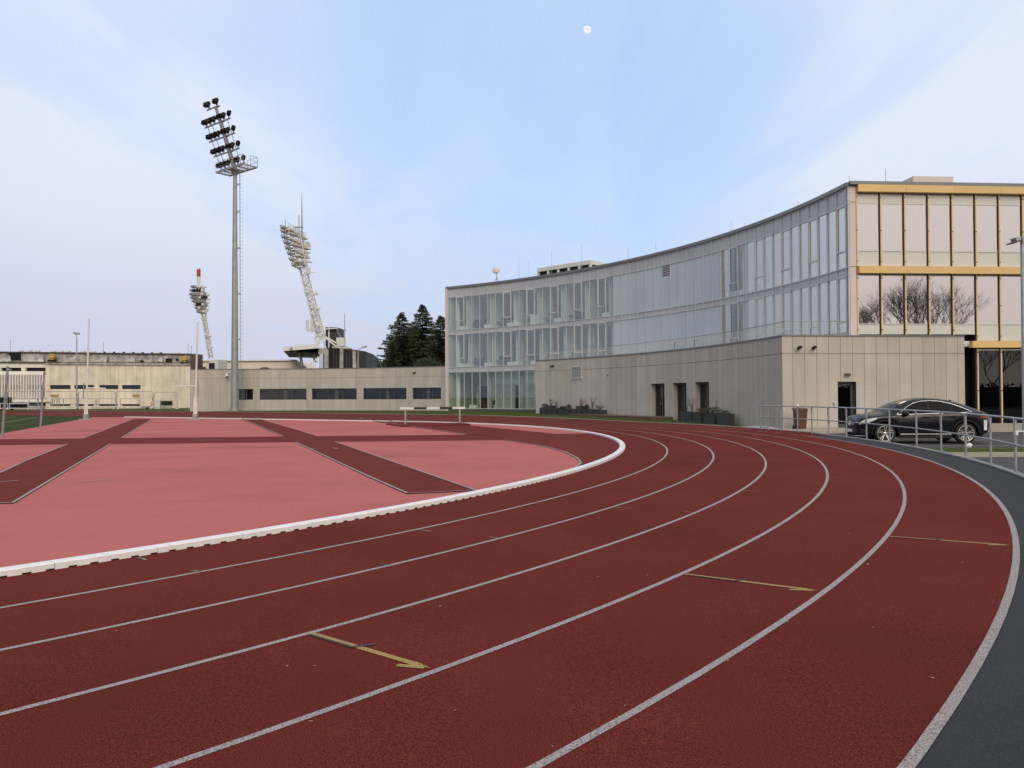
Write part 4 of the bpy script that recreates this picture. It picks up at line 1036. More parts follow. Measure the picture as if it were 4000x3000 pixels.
for px, py in ((1140, 1388), (1146, 1385)): m = MB(); p = S(px - 6, py - 8, -4.2); m.tube([p + UZ * 1.0, p], .06, 4); m.bar(S(px - 6, py, -4.2), S(px + 14, py - 14, -4.2), .5, .5) if px > 1142 else m.bar(S(px - 6, py + 6, -4.2), S(px - 6, py - 10, -4.2), .4, .4); mesh('loudspeaker', m, M['dark'], stnd)
m = MB(); m.bar(S(1196, 1440, -6), S(1245, 1395, -6), .1, .16); m.bar(S(1212, 1440, -6), S(1245, 1410, -6), .1, .12)
for k in range(6): m.tube([S(1200 + k * 8, 1438 - k * 7, -6), S(1200 + k * 8, 1426 - k * 7, -6)], .06, 4)
mesh('stair_rail', m, M['wht'], stnd)

# pale building with a hipped roof line beyond the wing
pb = thing('pale_building', at(900, 1440, 170), 'long low pale pink rendered building with a sloping end, beyond the low grey wing', 'building')
a, b, c, d = at(790, 1411, 170), at(1158, 1409, 170), at(1200, 1441, 170), at(770, 1441, 170)
m = MB(); m.add([d - UZ * 4, a, b, c, c - UZ * 4] + [q + Vector((0, 14, 0)) for q in (d - UZ * 4, a, b, c, c - UZ * 4)], [(0, 1, 2, 3, 4), (1, 6, 7, 2), (2, 7, 8, 3), (0, 5, 6, 1)]); mesh('wall', m, M['pinkwall'], pb)
m = MB(); m.bar(a + Vector((0, -.2, .1)), b + Vector((0, -.2, .1)), .5, .25); m.bar(b + Vector((0, -.2, .1)), c + Vector((0, -.2, .1)), .5, .25); mesh('roof_edge', m, M['wht'], pb)
kb_ = thing('roof_cabin', at(825, 1440, 125), 'small cream roof cabin with a dark window beside the old stand', 'cabin')
def K(px, py, dy=0): return at(px, py, 125 + dy)
m = MB(); P0, P1 = K(818, 1442), K(852, 1405); m.prism([(P0.x, 125), (P1.x + .0, 125), (P1.x + .35, 128), (P0.x + .35, 128)], 3, P1.z); m.prism([(K(804, 0).x, 125.3), (K(817, 0).x, 125.3), (K(817, 0).x, 128), (K(804, 0).x, 128)], 3, K(808, 1425).z); mesh('cabin_wall', m, M['cream'], kb_)
m = MB(); m.box((K(830, 0).x, 124.97, K(830, 1432).z), (.86, .06, 1.1)); mesh('window', m, M['dark'], kb_)

# ------------------------------------------------------------------ old concrete stand on the left
OD0, OD1 = 128., 124.          # depth at px 0 and at px 745
def O(px, py, dy=0): return at(px, py, OD0 + (OD1 - OD0) * px / 745 + dy)
old = thing('old_concrete_stand', (-70, 127, 0), 'old weathered beige stone and stained concrete grandstand building at the far left', 'stand')
def oquad(mb, x0, y0, x1, y1, dy=0, y0b=None, y1b=None, th=.4):
    p = [O(x0, y1 if y1b is None else y1, dy), O(x1, y1 if y1b is None else y1b, dy), O(x1, y0 if y0b is None else y0b, dy), O(x0, y0, dy)]
    q = [v + Vector((0, th, 0)) for v in p]
    return mb.add(p + q, [(0, 1, 2, 3), (7, 6, 5, 4), (0, 4, 5, 1), (1, 5, 6, 2), (2, 6, 7, 3), (3, 7, 4, 0)])
XL = -260
m = MB(); oquad(m, 178, 1423, 745, 1504, 0, 1427, th=9); oquad(m, 178, 1504, 195, 1520, 0, th=9); oquad(m, 276, 1504, 290, 1520, 0, th=.5); oquad(m, 367, 1504, 388, 1520, 0, th=.5); oquad(m, 462, 1504, 476, 1520, 0, th=.5)
oquad(m, 549, 1504, 745, 1520, 0, th=9); oquad(m, 178, 1520, 745, 1578, 0, th=.5); oquad(m, 178, 1578, 195, 1606, 0, th=.5)
for a, b in ((275, 300), (366, 385), (460, 474), (548, 745)): oquad(m, a, 1578, b, 1606, 0, th=.5)
oquad(m, 178, 1586, 745, 1608, 0.05, th=.5)
mesh('stone_wall', m, M['oldbeige'], old)
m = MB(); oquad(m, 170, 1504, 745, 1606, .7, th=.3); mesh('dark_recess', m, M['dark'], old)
for a, b in ((195, 276), (290, 367), (388, 462), (476, 549)):
    g_ = MB(); oquad(g_, a, 1505, b, 1519.5, .25, th=.03); mesh('window', g_, M['glassd'], old)
for a, b in ((198, 229), (517, 545)): v_ = MB(); oquad(v_, a, 1541, b, 1551.5, -.06, th=.05); v_.box(O((a + b) / 2, 1546, -.08), (.06, .05, .44)); mesh('vent_cover', v_, M['vent'], old)
# upper concrete parapet with buttress fins, roof edge and pier
m = MB(); oquad(m, XL, 1371, 742, 1416, 1.2, 1381, 1420, th=3); mesh('concrete_parapet', m, M['oldconc'], old)
m = MB(); oquad(m, XL, 1370, 742, 1374.5, .9, 1381, 1385, th=3); oquad(m, XL, 1411, 745, 1415, -.2, 1416, 1421, th=3); mesh('dark_ledge', m, M['rust'], old); m = MB(); oquad(m, 178, 1415, 745, 1423, -.25, 1420, 1427, th=.6); mesh('concrete_ledge', m, M['oldconc'], old)
for i, px in enumerate((0, 130, 260, 384, 502, 614)):
    m = MB()
    a = O(px + 0, 1414, 1.15); t_ = O(px + (38 if px < 450 else 20), 1386 + px * .008, 1.15)
    m.add([a, O(px + 46 - px * .04, 1414, 1.15), t_, a + Vector((0, -1.3, 0)), O(px + 46 - px * .04, 1414, -.15)], [(0, 1, 2), (3, 4, 2), (0, 3, 2), (1, 4, 2), (0, 1, 4, 3)])
    mesh('buttress_fin', m, M['oldconc'], old)
for q_ in ((34, 1374, 81, 1408, 1.05), (647, 1400, 671, 1415, 1.05), (686, 1400, 696, 1409, 1.05), (546, 1407, 558, 1415, .4)): m = MB(); oquad(m, *q_, th=.3); mesh('dark_hatch', m, M['dark'], old)
m = MB(); oquad(m, 743, 1382, 763, 1440, -.1, th=3); mesh('rusty_pier', m, M['rust'], old)
m = MB(); oquad(m, 763, 1434, 800, 1441, 4, th=2); mesh('low_roof', m, M['rust'], old)
m = MB()
for px in (77, 110, 142, 205, 235, 262, 320, 360, 612, 690): oquad(m, px - 8, 1367 + px * .012, px + 8, 1372 + px * .013, 2.2, th=.6)
mesh('roof_upstand', m, M['wht'], old)
m = MB()
for px in (406, 444, 482, 519, 556, 592, 628): oquad(m, px - 3, 1373 + (px - 400) * .014, px + 3, 1378 + (px - 400) * .014, 1.5, th=.3)
mesh('roof_vent', m, M['dark'], old)
# white wing with slender vertical fins
m = MB(); oquad(m, XL, 1415, 177, 1436, .1, th=8); oquad(m, XL, 1450, 177, 1464, .1, th=8); oquad(m, XL, 1436, 3, 1450, .1, th=8); oquad(m, 83, 1436, 99, 1450, .1, th=8); oquad(m, XL, 1556, 177, 1570, .1, th=8)
oquad(m, XL, 1464, 177, 1556, 1.2, th=.4); mesh('white_wall', m, M['whitewall'], old)
for a, b in ((3, 83), (99, 177), (-90, -10)): g_ = MB(); oquad(g_, a, 1436, b, 1450, .6, th=.1); mesh('window', g_, M['dark'], old)
g_ = MB(); oquad(g_, XL, 1504, 30, 1520, 1.1, th=.05); oquad(g_, 45, 1504, 84, 1520, 1.1, th=.05); oquad(g_, 101, 1504, 165, 1520, 1.1, th=.05); mesh('window', g_, M['dark'], old)
m = MB(); px = XL
while px < 178: oquad(m, px, 1465, px + 3.4, 1556, -.25, th=.35); px += 10.6
mesh('vertical_fin', m, M['whitewall'], old)
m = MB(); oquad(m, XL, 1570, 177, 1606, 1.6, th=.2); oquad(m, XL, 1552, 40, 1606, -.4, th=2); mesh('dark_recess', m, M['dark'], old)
m = MB(); oquad(m, XL, 1596, 110, 1606, .5, th=.3); oquad(m, 40, 1569, 195, 1573, -.2, th=.3); oquad(m, 108, 1585, 178, 1608, .1, th=.4); mesh('low_wall', m, M['oldconc'], old)
for px, py, lb_ in ((203, 1396, 'yellow roof fan on the old stand, nearer the left end'), (722, 1404, 'yellow roof fan at the right end of the old stand')):
    p = O(px, py + 9, .2); t = thing('roof_fan', p, lb_, 'roof fan', group='yellow roof fans')
    m = MB(); m.lathe(p, [(.3, 0), (.3, .25), (.46, .27), (.46, .42), (.33, .44), (.33, .6), (.46, .62), (.46, .74), (.2, .82), (.001, .84)], 14); mesh('fan_hood', m, M['yellow'], t)
    m = MB(); m.box(p - UZ * .15, (.95, .8, .3)); mesh('fan_base', m, M['dark'], t)
for px, pt, pbm in ((41, 1328, 1369), (404, 1336, 1375), (735, 1342, 1382), (747, 1350, 1380)):
    t = thing('lightning_rod', O(px, pbm, 1.4), 'thin rod on the old stand roof, %s' % {41: 'at the left end', 404: 'near the middle', 735: 'left one of the pair at the right end', 747: 'right one of the pair at the right end'}[px], 'lightning rod', group='rods on the old stand')
    m = MB(); m.tube([O(px, pbm + 3, 1.4), O(px, pt, 1.4)], .035, 5); mesh('rod', m, M['galv'], t)
    if px == 747:
        m = MB(); m.tube([O(px, 1352, 1.4), O(px + 1.5, 1360, 1.4)], .06, 5); mesh('rod_tip', m, M['galv'], t)

# temporary fence panels, cabinet, barriers in front of the old stand
FD = 116.
def Fp(px, py, dy=0): return at(px, py, FD + dy)
def fence_panel(x0, x1, yt, yb, label, dy=0):
    a, b = Fp(x0, yb, dy), Fp(x1, yb, dy); h = Fp(x0, yt, dy).z - a.z; h2 = Fp(x1, yt, dy).z - b.z
    t = thing('fence_panel', a, label, 'fence panel', group='temporary fence panels')
    m = MB(); r = .25; d = (b - a); d.z = 0; d.normalize()
    m.tube([a, a + UZ * (h - r), a + UZ * (h - .07) + d * .08, a + UZ * h + d * r, b + UZ * h2 - d * r, b + UZ * (h2 - .07) - d * .08, b + UZ * (h2 - r), b], .045, 6)
    m.tube([a + UZ * .25, b + UZ * .25], .03, 5); mesh('tube_frame', m, M['galv'], t)
    m = MB(); L = (b - a).length; n = int(L / .55)
    for k in range(1, n): q = a.lerp(b, k / n); m.tube([q + UZ * .25, q + UZ * (h - .02)], .006, 3, False)
    mesh('wire_mesh', m, M['galv'], t)
    m = MB(); 
    for q in (a, b): m.box(q + UZ * .06, (.5, .35, .14))
    mesh('foot', m, M['wht'], t)
for i, (x0, x1, yt, lb_) in enumerate(((28, 303, 1529.5, 'wide temporary fence panel left of the street lamp'), (307, 452, 1529.3, 'temporary fence panel just right of the street lamp'), (456, 598, 1529.2, 'middle temporary fence panel before the beige wall'), (602, 692, 1532, 'narrow temporary fence panel nearest the grey wing'))):
    fence_panel(x0, x1, yt, 1598, lb_)
tb = thing('handrail_barrier', Fp(200, 1580, 3), 'low tubular steel handrail along the foot of the old stand', 'handrail')
m = MB()
for x0, x1 in ((38, 110), (115, 165), (200, 300), (305, 372), (378, 450), (470, 545)):
    m.tube([Fp(x0, 1587, 3), Fp(x0, 1559, 3), Fp(x0 + 3, 1557.5, 3), Fp(x1 - 3, 1557.5, 3), Fp(x1, 1559, 3), Fp(x1, 1587, 3)], .04, 5)
    m.tube([Fp(x0, 1579, 3), Fp(x1, 1579, 3)], .03, 4)
mesh('handrail', m, M['galv'], tb)
m = MB()
for px in (-20, 0, 29, 37, 110): m.tube([Fp(px, 1600, 1), Fp(px, 1576, 1)], .06, 5)
m.tube([Fp(-120, 1576, 1), Fp(30, 1576, 1)], .05, 5); m.tube([Fp(36, 1576, 1), Fp(112, 1576, 1)], .05, 5); m.tube([Fp(-120, 1594, 1), Fp(112, 1596, 1)], .05, 5)
mesh('ramp_rail', m, M['wht'], tb)
m = MB()
for px in (205, 212, 222, 232, 248, 146, 150): m.tube([Fp(px, 1584, 3.5), Fp(px, 1558, 3.5)], .06, 5)
mesh('ladder_post', m, M['galv'], tb)
ac = thing('equipment_cabinet', Fp(615, 1598, 1), 'tall white equipment cabinet behind the temporary fence', 'cabinet')
m = MB(); a, b = Fp(609, 1598, 1), Fp(624, 1561, 1); m.prism([(a.x, a.y), (b.x, b.y), (b.x, b.y + .5), (a.x, a.y + .5)], a.z, b.z); mesh('cabinet_body', m, M['wht'], ac); m = MB(); m.box((b.x + .003, a.y + .25, (a.z + b.z) / 2), (.02, .3, 1)); mesh('side_grille', m, M['galv'], ac)
bg = thing('open_hatch', Fp(640, 1590, 6), 'dark leafy opening low in the beige wall behind the fence', 'opening')
m = MB(); oquad(m, 624, 1566, 672, 1581, -.12, th=.05); mesh('dark_hole', m, M['dark'], bg)
m = MB(); random.seed(2)
for k in range(160):
    p = O(random.uniform(626, 673), random.uniform(1567, 1582), -.3 - .3 * random.random()); s_ = .14
    m.poly([p + Vector((random.uniform(-s_, s_), random.uniform(-s_, s_), random.uniform(-s_, s_))) for _ in range(3)])
mesh('ivy', m, M['leaf'], bg)
hp = thing('rubble_heap', Fp(645, 1598, .5), 'small heap of grey blocks on the ground behind the narrow fence panel', 'rubble')
m = MB()
for px, py, s_ in ((636, 1595, .5), (645, 1594, .6), (656, 1595, .4), (650, 1590, .4), (662, 1596, .35)): m.box(Fp(px, py, .5), (s_, .4, s_ * .6), (Vector((.9, .3, .1)).normalized(), Vector((-.3, .9, 0)).normalized(), UZ))
mesh('block', m, M['oldconc'], hp)
wbw = thing('wheelbarrow', Fp(575, 1597, .3), 'dark wheelbarrow with a red handle leaning by the fence', 'wheelbarrow')
m = MB(); m.box(Fp(567, 1591, .3), (.9, .6, .35)); mesh('tray', m, M['galv'], wbw); m = MB(); m.tube([Fp(577, 1596, .3), Fp(597, 1578, .3)], .06, 5); m.tube([Fp(590, 1580, .3), Fp(596, 1560, .3), Fp(592, 1545, .3)], .04, 5); mesh('handle', m, M['red'], wbw)
m = MB(); m.lathe(Fp(575, 1596, 0), [(.001, -.05), (.2, -.05), (.2, .05), (.001, .05)], 10, (0, 1, 0)); mesh('wheel', m, M['rubber'], wbw)
st_ = thing('metal_stool', Fp(732, 1602, -12), 'small bent metal frame standing at the corner of the grey wing', 'stool')
a = at(725, 1602, 99); b = at(738, 1602, 99); c = at(728, 1592, 99); d = at(735, 1592, 99); m = MB(); m.tube([a, c, d, b], .04, 5); mesh('tube_frame', m, M['galv'], st_); m = MB(); m.bar(c, d, .35, .05); mesh('seat', m, M['galv'], st_)

# street lamps
def street_lamp(px, yt, yb, D, label, s=1.):
    b0 = at(px, yb, D); t0 = at(px, yt, D); t = thing('street_lamp', b0, label, 'street lamp', group='street lamps behind the track')
    dx = -1 if px < 500 else 1
    m = MB(); m.tube([b0, t0 - UZ * .6], [.12 * s, .075 * s], 8); m.tube([t0 - UZ * .6, t0 - UZ * .2 + Vector((.12 * dx, 0, 0)), t0 + Vector((.9 * dx * (px > 500), 0, .05)), ], .05 * s, 6); mesh('pole', m, M['galv'], t)
    q = t0 + Vector(((1.0 if px > 500 else -.05) * dx, -.2, .1)); m = MB(); m.box(q, (.8 * s, .45, .22), (Vector((.97, 0, .24 * dx)).normalized(), Vector((0, 1, 0)), Vector((-.24 * dx, 0, .97)).normalized())); mesh('lamp_head', m, M['galv'], t)
    m = MB(); m.box(q - UZ * .13, (.6 * s, .35, .05)); mesh('lamp_lens', m, M['white'], t)
street_lamp(300, 1305, 1590, 118., 'slender grey street lamp in front of the old beige stand')
street_lamp(1399, 1358, 1440, 130., 'white street lamp beside the black stand, above the low grey wing')

# ------------------------------------------------------------------ posts on the infield
def goal_post(px, py, ptop, lean, side, label):
    d = ray(px, py); t_ = -HCAM / (d.z - TILT * d.x); p = Vector((d.x * t_, d.y * t_, 0)); p.z = gz(p.x, p.y)
    D = p.y; t = thing('goal_post', p, label, 'goal post', group='tall white posts on the pink infield')
    tp_ = at(ptop[0], ptop[1], D); m = MB(); m.tube([p + UZ * .15, tp_], [.085, .065], 12); mesh('pole', m, M['wht'], t)
    m = MB(); m.box(p + UZ * .04, (.95, .6, .08)); m.box(p + UZ * .27, (.36, .3, .42)); mesh('base', m, M['galv'], t)
    m = MB()
    for o in (-.12, .12): m.bar(p + Vector((o, 0, .4)), p + Vector((o * .7, 0, 1.75)), .05, .1)
    m.box(p + UZ * 1.75, (.26, .16, .08)); m.box(p + Vector((0, -.1, 1.0)), (.1, .1, .3)); mesh('winch_frame', m, M['wht'], t)
    ah = 2.75; m = MB(); q = p + UZ * ah; m.tube([q, q + Vector((side * 1.65, .1, -.05))], .06, 8); mesh('crossbar_arm', m, M['wht'], t)
    m = MB(); m.tube([q + Vector((-.22 * side, 0, -.9)), q + Vector((-.22 * side, 0, .45))], .045, 6); m.bar(q + Vector((-.22 * side, 0, -.3)), q + Vector((0, 0, -.3)), .06, .06); mesh('counter_rod', m, M['galv'], t)
goal_post(336, 1640, (348, 1242), 0, 1, 'left one of the two tall white posts, its short arm pointing right')
goal_post(763, 1640, (772, 1256), 0, -1, 'right one of the two tall white posts, its short arm pointing left')
for px, py, pt, lb_ in ((8, 1709, (30, 1435), 'grey net post nearest the left edge of the picture'), (157, 1676, (173, 1455), 'grey net post at the edge of the green pitch, right of the other')):
    d = ray(px, py); t_ = -HCAM / (d.z - TILT * d.x); p = Vector((d.x * t_, d.y * t_, 0)); p.z = gz(p.x, p.y)
    t = thing('net_post', p, lb_, 'net post', group='grey net posts'); q = at(pt[0], pt[1], p.y - .3); m = MB(); m.tube([p - UZ * .05, q], .055, 10); mesh('pole', m, M['galv'], t)
    m = MB(); m.tube([q, q + (q - p).normalized() * .05], .065, 10); m.box(q + Vector((.1, 0, -.1)), (.14, .05, .05)); mesh('cap', m, M['galv'], t)
# steeplechase barrier
p0 = Vector((-6.25, 47.8, 0)); p1 = Vector((-3.12, 48.55, 0))
for p in (p0, p1): p.z = TILT * p.x + .02
bt = thing('steeplechase_barrier', p0, 'black and white striped steeplechase barrier on two grey posts', 'barrier')
BH = 1.01; dv = (p1 - p0); dv.z = 0; dv.normalize()
for p in (p0, p1):
    m = MB(); m.tube([p - UZ * .05, p + UZ * (BH - .1)], .065, 12); m.tube([p, p + UZ * .02], .12, 12); mesh('post', m, M['galv'], bt)
a = p0 - dv * .33; b = p1 + dv * .33; L = (b - a).length
z_ = max(p0.z, p1.z) + BH - .06; sds = [0, .212, .405, .605, .8, 1]
for i in range(5):
    m = MB(); q0 = a + dv * L * sds[i]; q1 = a + dv * L * sds[i + 1]; q0.z = q1.z = z_; m.bar(q0, q1, .127, .127); mesh('beam_stripe', m, M['wht' if i % 2 == 0 else 'lampblack'], bt, label='white beam section' if i % 2 == 0 else 'black beam section')
# ------------------------------------------------------------------ galvanised railing along the apron
rw_ = 8.30
rail = thing('railing', tp(-6, rw_), 'galvanised two rail pedestrian railing curving along the outside of the track', 'railing')
angs = [deg(hit(px, TC, TR + rw_, 1700)) for px in (3116, 3172, 3236, 3307, 3385, 3475, 3580, 3676, 3772, 3869, 3966)]
angs = [10.6, 9.6, 8.0] + angs
while angs[-1] > -45: angs.append(angs[-1] - 2.4)
def rp(A, z, w=rw_): p = tp(A, w); return Vector((p.x, p.y, p.z + z))
PH, MH = 1.07, .56
for i, A in enumerate(angs):
    m = MB(); m.tube([rp(A, -.3), rp(A, PH - .02)], .026, 10); mesh('post', m, M['galv'], rail)
    if i + 1 < len(angs):
        B = angs[i + 1]; e = .1 / (TR + rw_) * 180 / PI
        m = MB(); m.tube([rp(A, PH - .0), rp(B + e * 1.0, PH - .0), rp(B + e * .55, PH - .02), rp(B + e * .42, PH - .1), rp(B + e * .42, PH - .3)], .024, 8); mesh('top_rail', m, M['galv'], rail)
        m = MB(); m.tube([rp(A, MH), rp(B, MH)], .02, 8); m.tube([rp(A, MH), rp(A - e * .4, MH)], .03, 8); mesh('mid_rail', m, M['galv'], rail)
        if i > 9: m = MB(); m.tube([rp(A, .04), rp(B, .02)], .02, 6); mesh('bottom_rail', m, M['galv'], rail)
m = MB(); m.tube([rp(angs[0], .1), rp(angs[1], .1)], .02, 6); m.tube([rp(angs[0] - .5, .1), rp(angs[0] - .5, MH)], .02, 6); mesh('end_frame', m, M['galv'], rail)
def scrap(p, s, label, n=30, seed=1, flatk=1.):
    random.seed(seed); m = MB(); prof = []
    rows = []
    for i in range(6):
        r = s * math.sin(PI * (i + .5) / 6) ; z = -s * math.cos(PI * (i + .5) / 6) * flatk
        rows.append([p + Vector((r * math.cos(2 * PI * k / 9) * random.uniform(.5, 1.3), r * .6 * math.sin(2 * PI * k / 9) * random.uniform(.5, 1.3), z + s * random.uniform(-.2, .2))) for k in range(9)])
    m.grid(rows, False, True); m.poly(rows[0][::-1]); m.poly(rows[-1])
    return mesh('plastic_bag', m, M['plastic'], label=label, cat='plastic bag', loc=p)
def onrail(px, z): A = deg(hit(px, TC, TR + rw_, 1700)); return rp(A, z)
scrap(onrail(3786, .33) , .06, 'white plastic bag snagged on the railing in front of the car rear wheel', seed=3)
scrap(onrail(3118, 1.1), .055, 'white plastic bag caught on the railing top in front of the brown bin', seed=5)
scrap(onrail(3062, .95), .04, 'small scrap of white plastic tied to the railing near the podium corner', seed=6, flatk=1.6)
q = onrail(3966, .62); m = MB(); m.bar(q + Vector((-.03, -.03, .2)), q + Vector((.2, -.03, .2)), .012, .025); m.box(q + Vector((0, -.03, .17)), (.05, .06, .09)); mesh('plastic_strap', m, M['plastic'], label='white plastic strap knotted round the railing post at the right edge', cat='strap', loc=q)
q = onrail(3853, .85); m = MB(); m.poly([q + Vector((-.035, .03, .12)), q + Vector((.045, .035, .12)), q + Vector((.045, .05, -.1)), q + Vector((-.03, .03, -.11))]); m.poly([q + Vector((-.035, .034, .12)), q + Vector((.045, .039, .12)), q + Vector((.045, .054, -.1)), q + Vector((-.03, .034, -.11))]); mesh('paper_sheet', m, M['plastic'], label='white paper sheet hanging on the railing behind the car tail', cat='paper', loc=q)

# brown wheelie bin
bp_ = at(3126, 1678, 41.6); bp_.z = -.13
bn = thing('wheelie_bin', bp_, 'brown plastic wheelie bin against the podium end wall beside the railing', 'bin')
m = MB(); c = bp_
rows = [[c + Vector((x * w_, y * w_ * 1.1, z)) for x, y in ((-.26, -.3), (.26, -.3), (.26, .3), (-.26, .3))] for z, w_ in ((.04, .78), (.5, .9), (.95, 1.0), (.95, 1.06), (1.0, 1.06))]
m.grid(rows, False, True); m.poly(rows[0][::-1]); m.poly(rows[-1]); mesh('bin_body', m, M['binbrown'], bn)
m = MB(); m.add([c + Vector(v) for v in ((-.33, -.37, 1.005), (.33, -.37, 1.005), (.33, .34, 1.03), (-.33, .34, 1.03), (-.26, -.3, 1.08), (.26, -.3, 1.08), (.26, .3, 1.1), (-.26, .3, 1.1))], [(3, 2, 1, 0), (4, 5, 6, 7), (0, 1, 5, 4), (1, 2, 6, 5), (2, 3, 7, 6), (3, 0, 4, 7)]); m.tube([c + Vector((-.28, .4, 1.03)), c + Vector((.28, .4, 1.03))], .025, 6); mesh('lid', m, M['binbrown'], bn)
for e in (-1, 1): m = MB(); m.lathe(c + Vector((e * .25 - .1 * (e < 0), -.12 if e < 0 else .28, .12)), [(.001, -.04), (.12, -.04), (.12, .04), (.001, .04)], 14, (1, .2, 0)); mesh('wheel', m, M['rubber'], bn)

# ------------------------------------------------------------------ planters with shrubs along the podium
def foliage(mb, c, r, h, n, s, seed, twig=None):
    random.seed(seed)
    for k in range(n):
        t = random.random(); a = random.uniform(0, 2 * PI); rr = r * math.sqrt(random.random()) * (1 - .5 * t)
        p = c + Vector((rr * math.cos(a), rr * math.sin(a), h * t)); u = Vector((random.uniform(-1, 1), random.uniform(-1, 1), random.uniform(-.5, .8))).normalized(); v = u.orthogonal().normalized()
        mb.poly([p - v * s * .3, p + u * s * .6 , p + v * s * .3, p - u * s * .5])
def twigs(mb, c, h, n, seed, spread=.35):
    random.seed(seed)
    for k in range(n):
        a = random.uniform(0, 2 * PI); p = c.copy(); pts = [p.copy()]; d = Vector((math.cos(a) * spread * random.random(), math.sin(a) * spread * random.random(), 1)).normalized()
        for j in range(4): p = p + d * h / 4 * random.uniform(.7, 1.1); d = (d + Vector((random.uniform(-.3, .3), random.uniform(-.3, .3), .1))).normalized(); pts.append(p.copy())
        mb.tube(pts, [.014, .012, .01, .007, .005], 4, False)
        for j in (2, 3): q = pts[j]; mb.tube([q, q + Vector((random.uniform(-.2, .2), random.uniform(-.2, .2), .16))], .006, 3, False)
plan = [  # px left, px right, height, radius offset, plant kind, plant label
    (2116, 2140, .56, 'round', 'low dark rounded shrub', 'first box from the far end'), (2143, 2163, .76, 'twig', 'bare thin twiggy sapling', 'taller narrow second box from the far end'),
    (2164, 2184, .54, 'twig', 'sparse dry branching shrub', 'third box from the far end'), (2188, 2210, .53, 'low', 'flat green ground shrub', 'fourth box from the far end'),
    (2211, 2232, .53, 'round', 'wide low green shrub', 'middle box of the far row'), (2236, 2258, .54, 'none', '', 'low empty box left of the tall box'),
    (2260, 2281, .78, 'twig', 'small bushy dry shrub', 'tall narrow box in the far row'), (2284, 2300, .56, 'round', 'bright green rounded shrub', 'box right of the tall box'),
    (2302, 2325, .54, 'tall', 'tall thin bare sapling', 'second box from the deck'), (2328, 2362, .52, 'spread', 'wide spreading bare shrub', 'last box of the far row, by the deck'),
    (2668, 2690, .66, 'twig', 'thin russet twiggy shrub', 'first box of the near row, touching the door'), (2691, 2716, .64, 'tall', 'tall leggy bare plant', 'second box of the near row'),
    (2719, 2753, .68, 'red', 'low russet leafed shrub', 'box under the right door'), (2760, 2806, .68, 'round', 'dense dark green spreading shrub', 'widest box of the near row'),
    (2814, 2854, .68, 'sprig', 'small evergreen with one upright sprig', 'last box of the near row')]
RPL = RP - .62
random.seed(77)
for i, (x0, x1, h, kind, plab, plw) in enumerate(plan):
    a0, a1 = deg(hit(x0, FC, RPL, 1620)), deg(hit(x1, FC, RPL, 1620)); am = (a0 + a1) / 2; wd = max(.42, rad(a0 - a1) * RPL * .97)
    c = fp(am, RPL, 0); w_, E_ = trackpos(c.x, c.y); k_ = min(1, max(0, (w_ - 8.3) / 4)); zg = (gz(c.x, c.y) - .03) * (1 - k_) + zb(deg(math.atan2(c.y - TC.y, c.x - TC.x))) * k_ - .02
    zt = at((x0 + x1) / 2, 1604 if i < 10 and h < .7 else 1597 if i < 10 else 1625, c.y).z
    h = max(.4, min(.95, h)); c.z = zg; ax = (rdir(am), tdir(am), UZ); dp = .5
    t = thing('planter', c, 'dark grey planter, ' + plw, 'planter', group='planters along the podium wall')
    m = MB(); th = .035
    for e in (-1, 1): m.box(c + ax[0] * e * (dp / 2 - th / 2) + UZ * h / 2, (th, wd, h), ax); m.box(c + ax[1] * e * (wd / 2 - th / 2) + UZ * h / 2, (dp - 2 * th, th, h), ax)
    for e in (-1, 1): m.box(c - ax[0] * (dp / 2 + .006) + ax[1] * e * (wd / 2 - .03) + UZ * h / 2, (.012, .06, h), ax)
    mesh('planter_box', m, M['planter'], t); m = MB(); m.box(c + UZ * (h - .09), (dp - 2 * th, wd - 2 * th, .06), ax); mesh('soil', m, M['soil'], t)
    if kind == 'none': continue
    pc_ = c + UZ * (h - .07); pt = thing('shrub', pc_, plab + ' in the ' + plw, 'shrub', group='shrubs in the planters')
    st = MB(); lf = MB(); mt = M['leaf']
    if kind in ('round', 'low'): twigs(st, pc_, .25, 6, i); foliage(lf, pc_ + UZ * .03, wd * .55, .22 if kind == 'low' else .38, 260, .09, i)
    elif kind == 'twig': twigs(st, pc_, .75, 9, i, .8); foliage(lf, pc_, wd * .4, .25, 60, .06, i); mt = M['leafred']
    elif kind == 'tall': twigs(st, pc_, 1.25, 6, i, .35); foliage(lf, pc_, .2, .5, 30, .06, i); mt = M['leafred']
    elif kind == 'spread': twigs(st, pc_, .5, 12, i, 1.6); foliage(lf, pc_ + UZ * .2, wd * .5, .2, 70, .07, i)
    elif kind == 'red': twigs(st, pc_, .4, 8, i, .8); foliage(lf, pc_, wd * .45, .3, 160, .08, i); mt = M['leafred']
    elif kind == 'sprig': twigs(st, pc_, .3, 5, i, 1.); foliage(lf, pc_, wd * .35, .25, 120, .08, i)
    if kind == 'round' and i == 13: foliage(lf, pc_ + UZ * .05, wd * .45, .4, 160, .08, 99); twigs(st, pc_ - ax[1] * .3, 1.1, 2, 55, .2)
    mesh('stem', st, M['bark'], pt); mesh('foliage', lf, mt, pt)
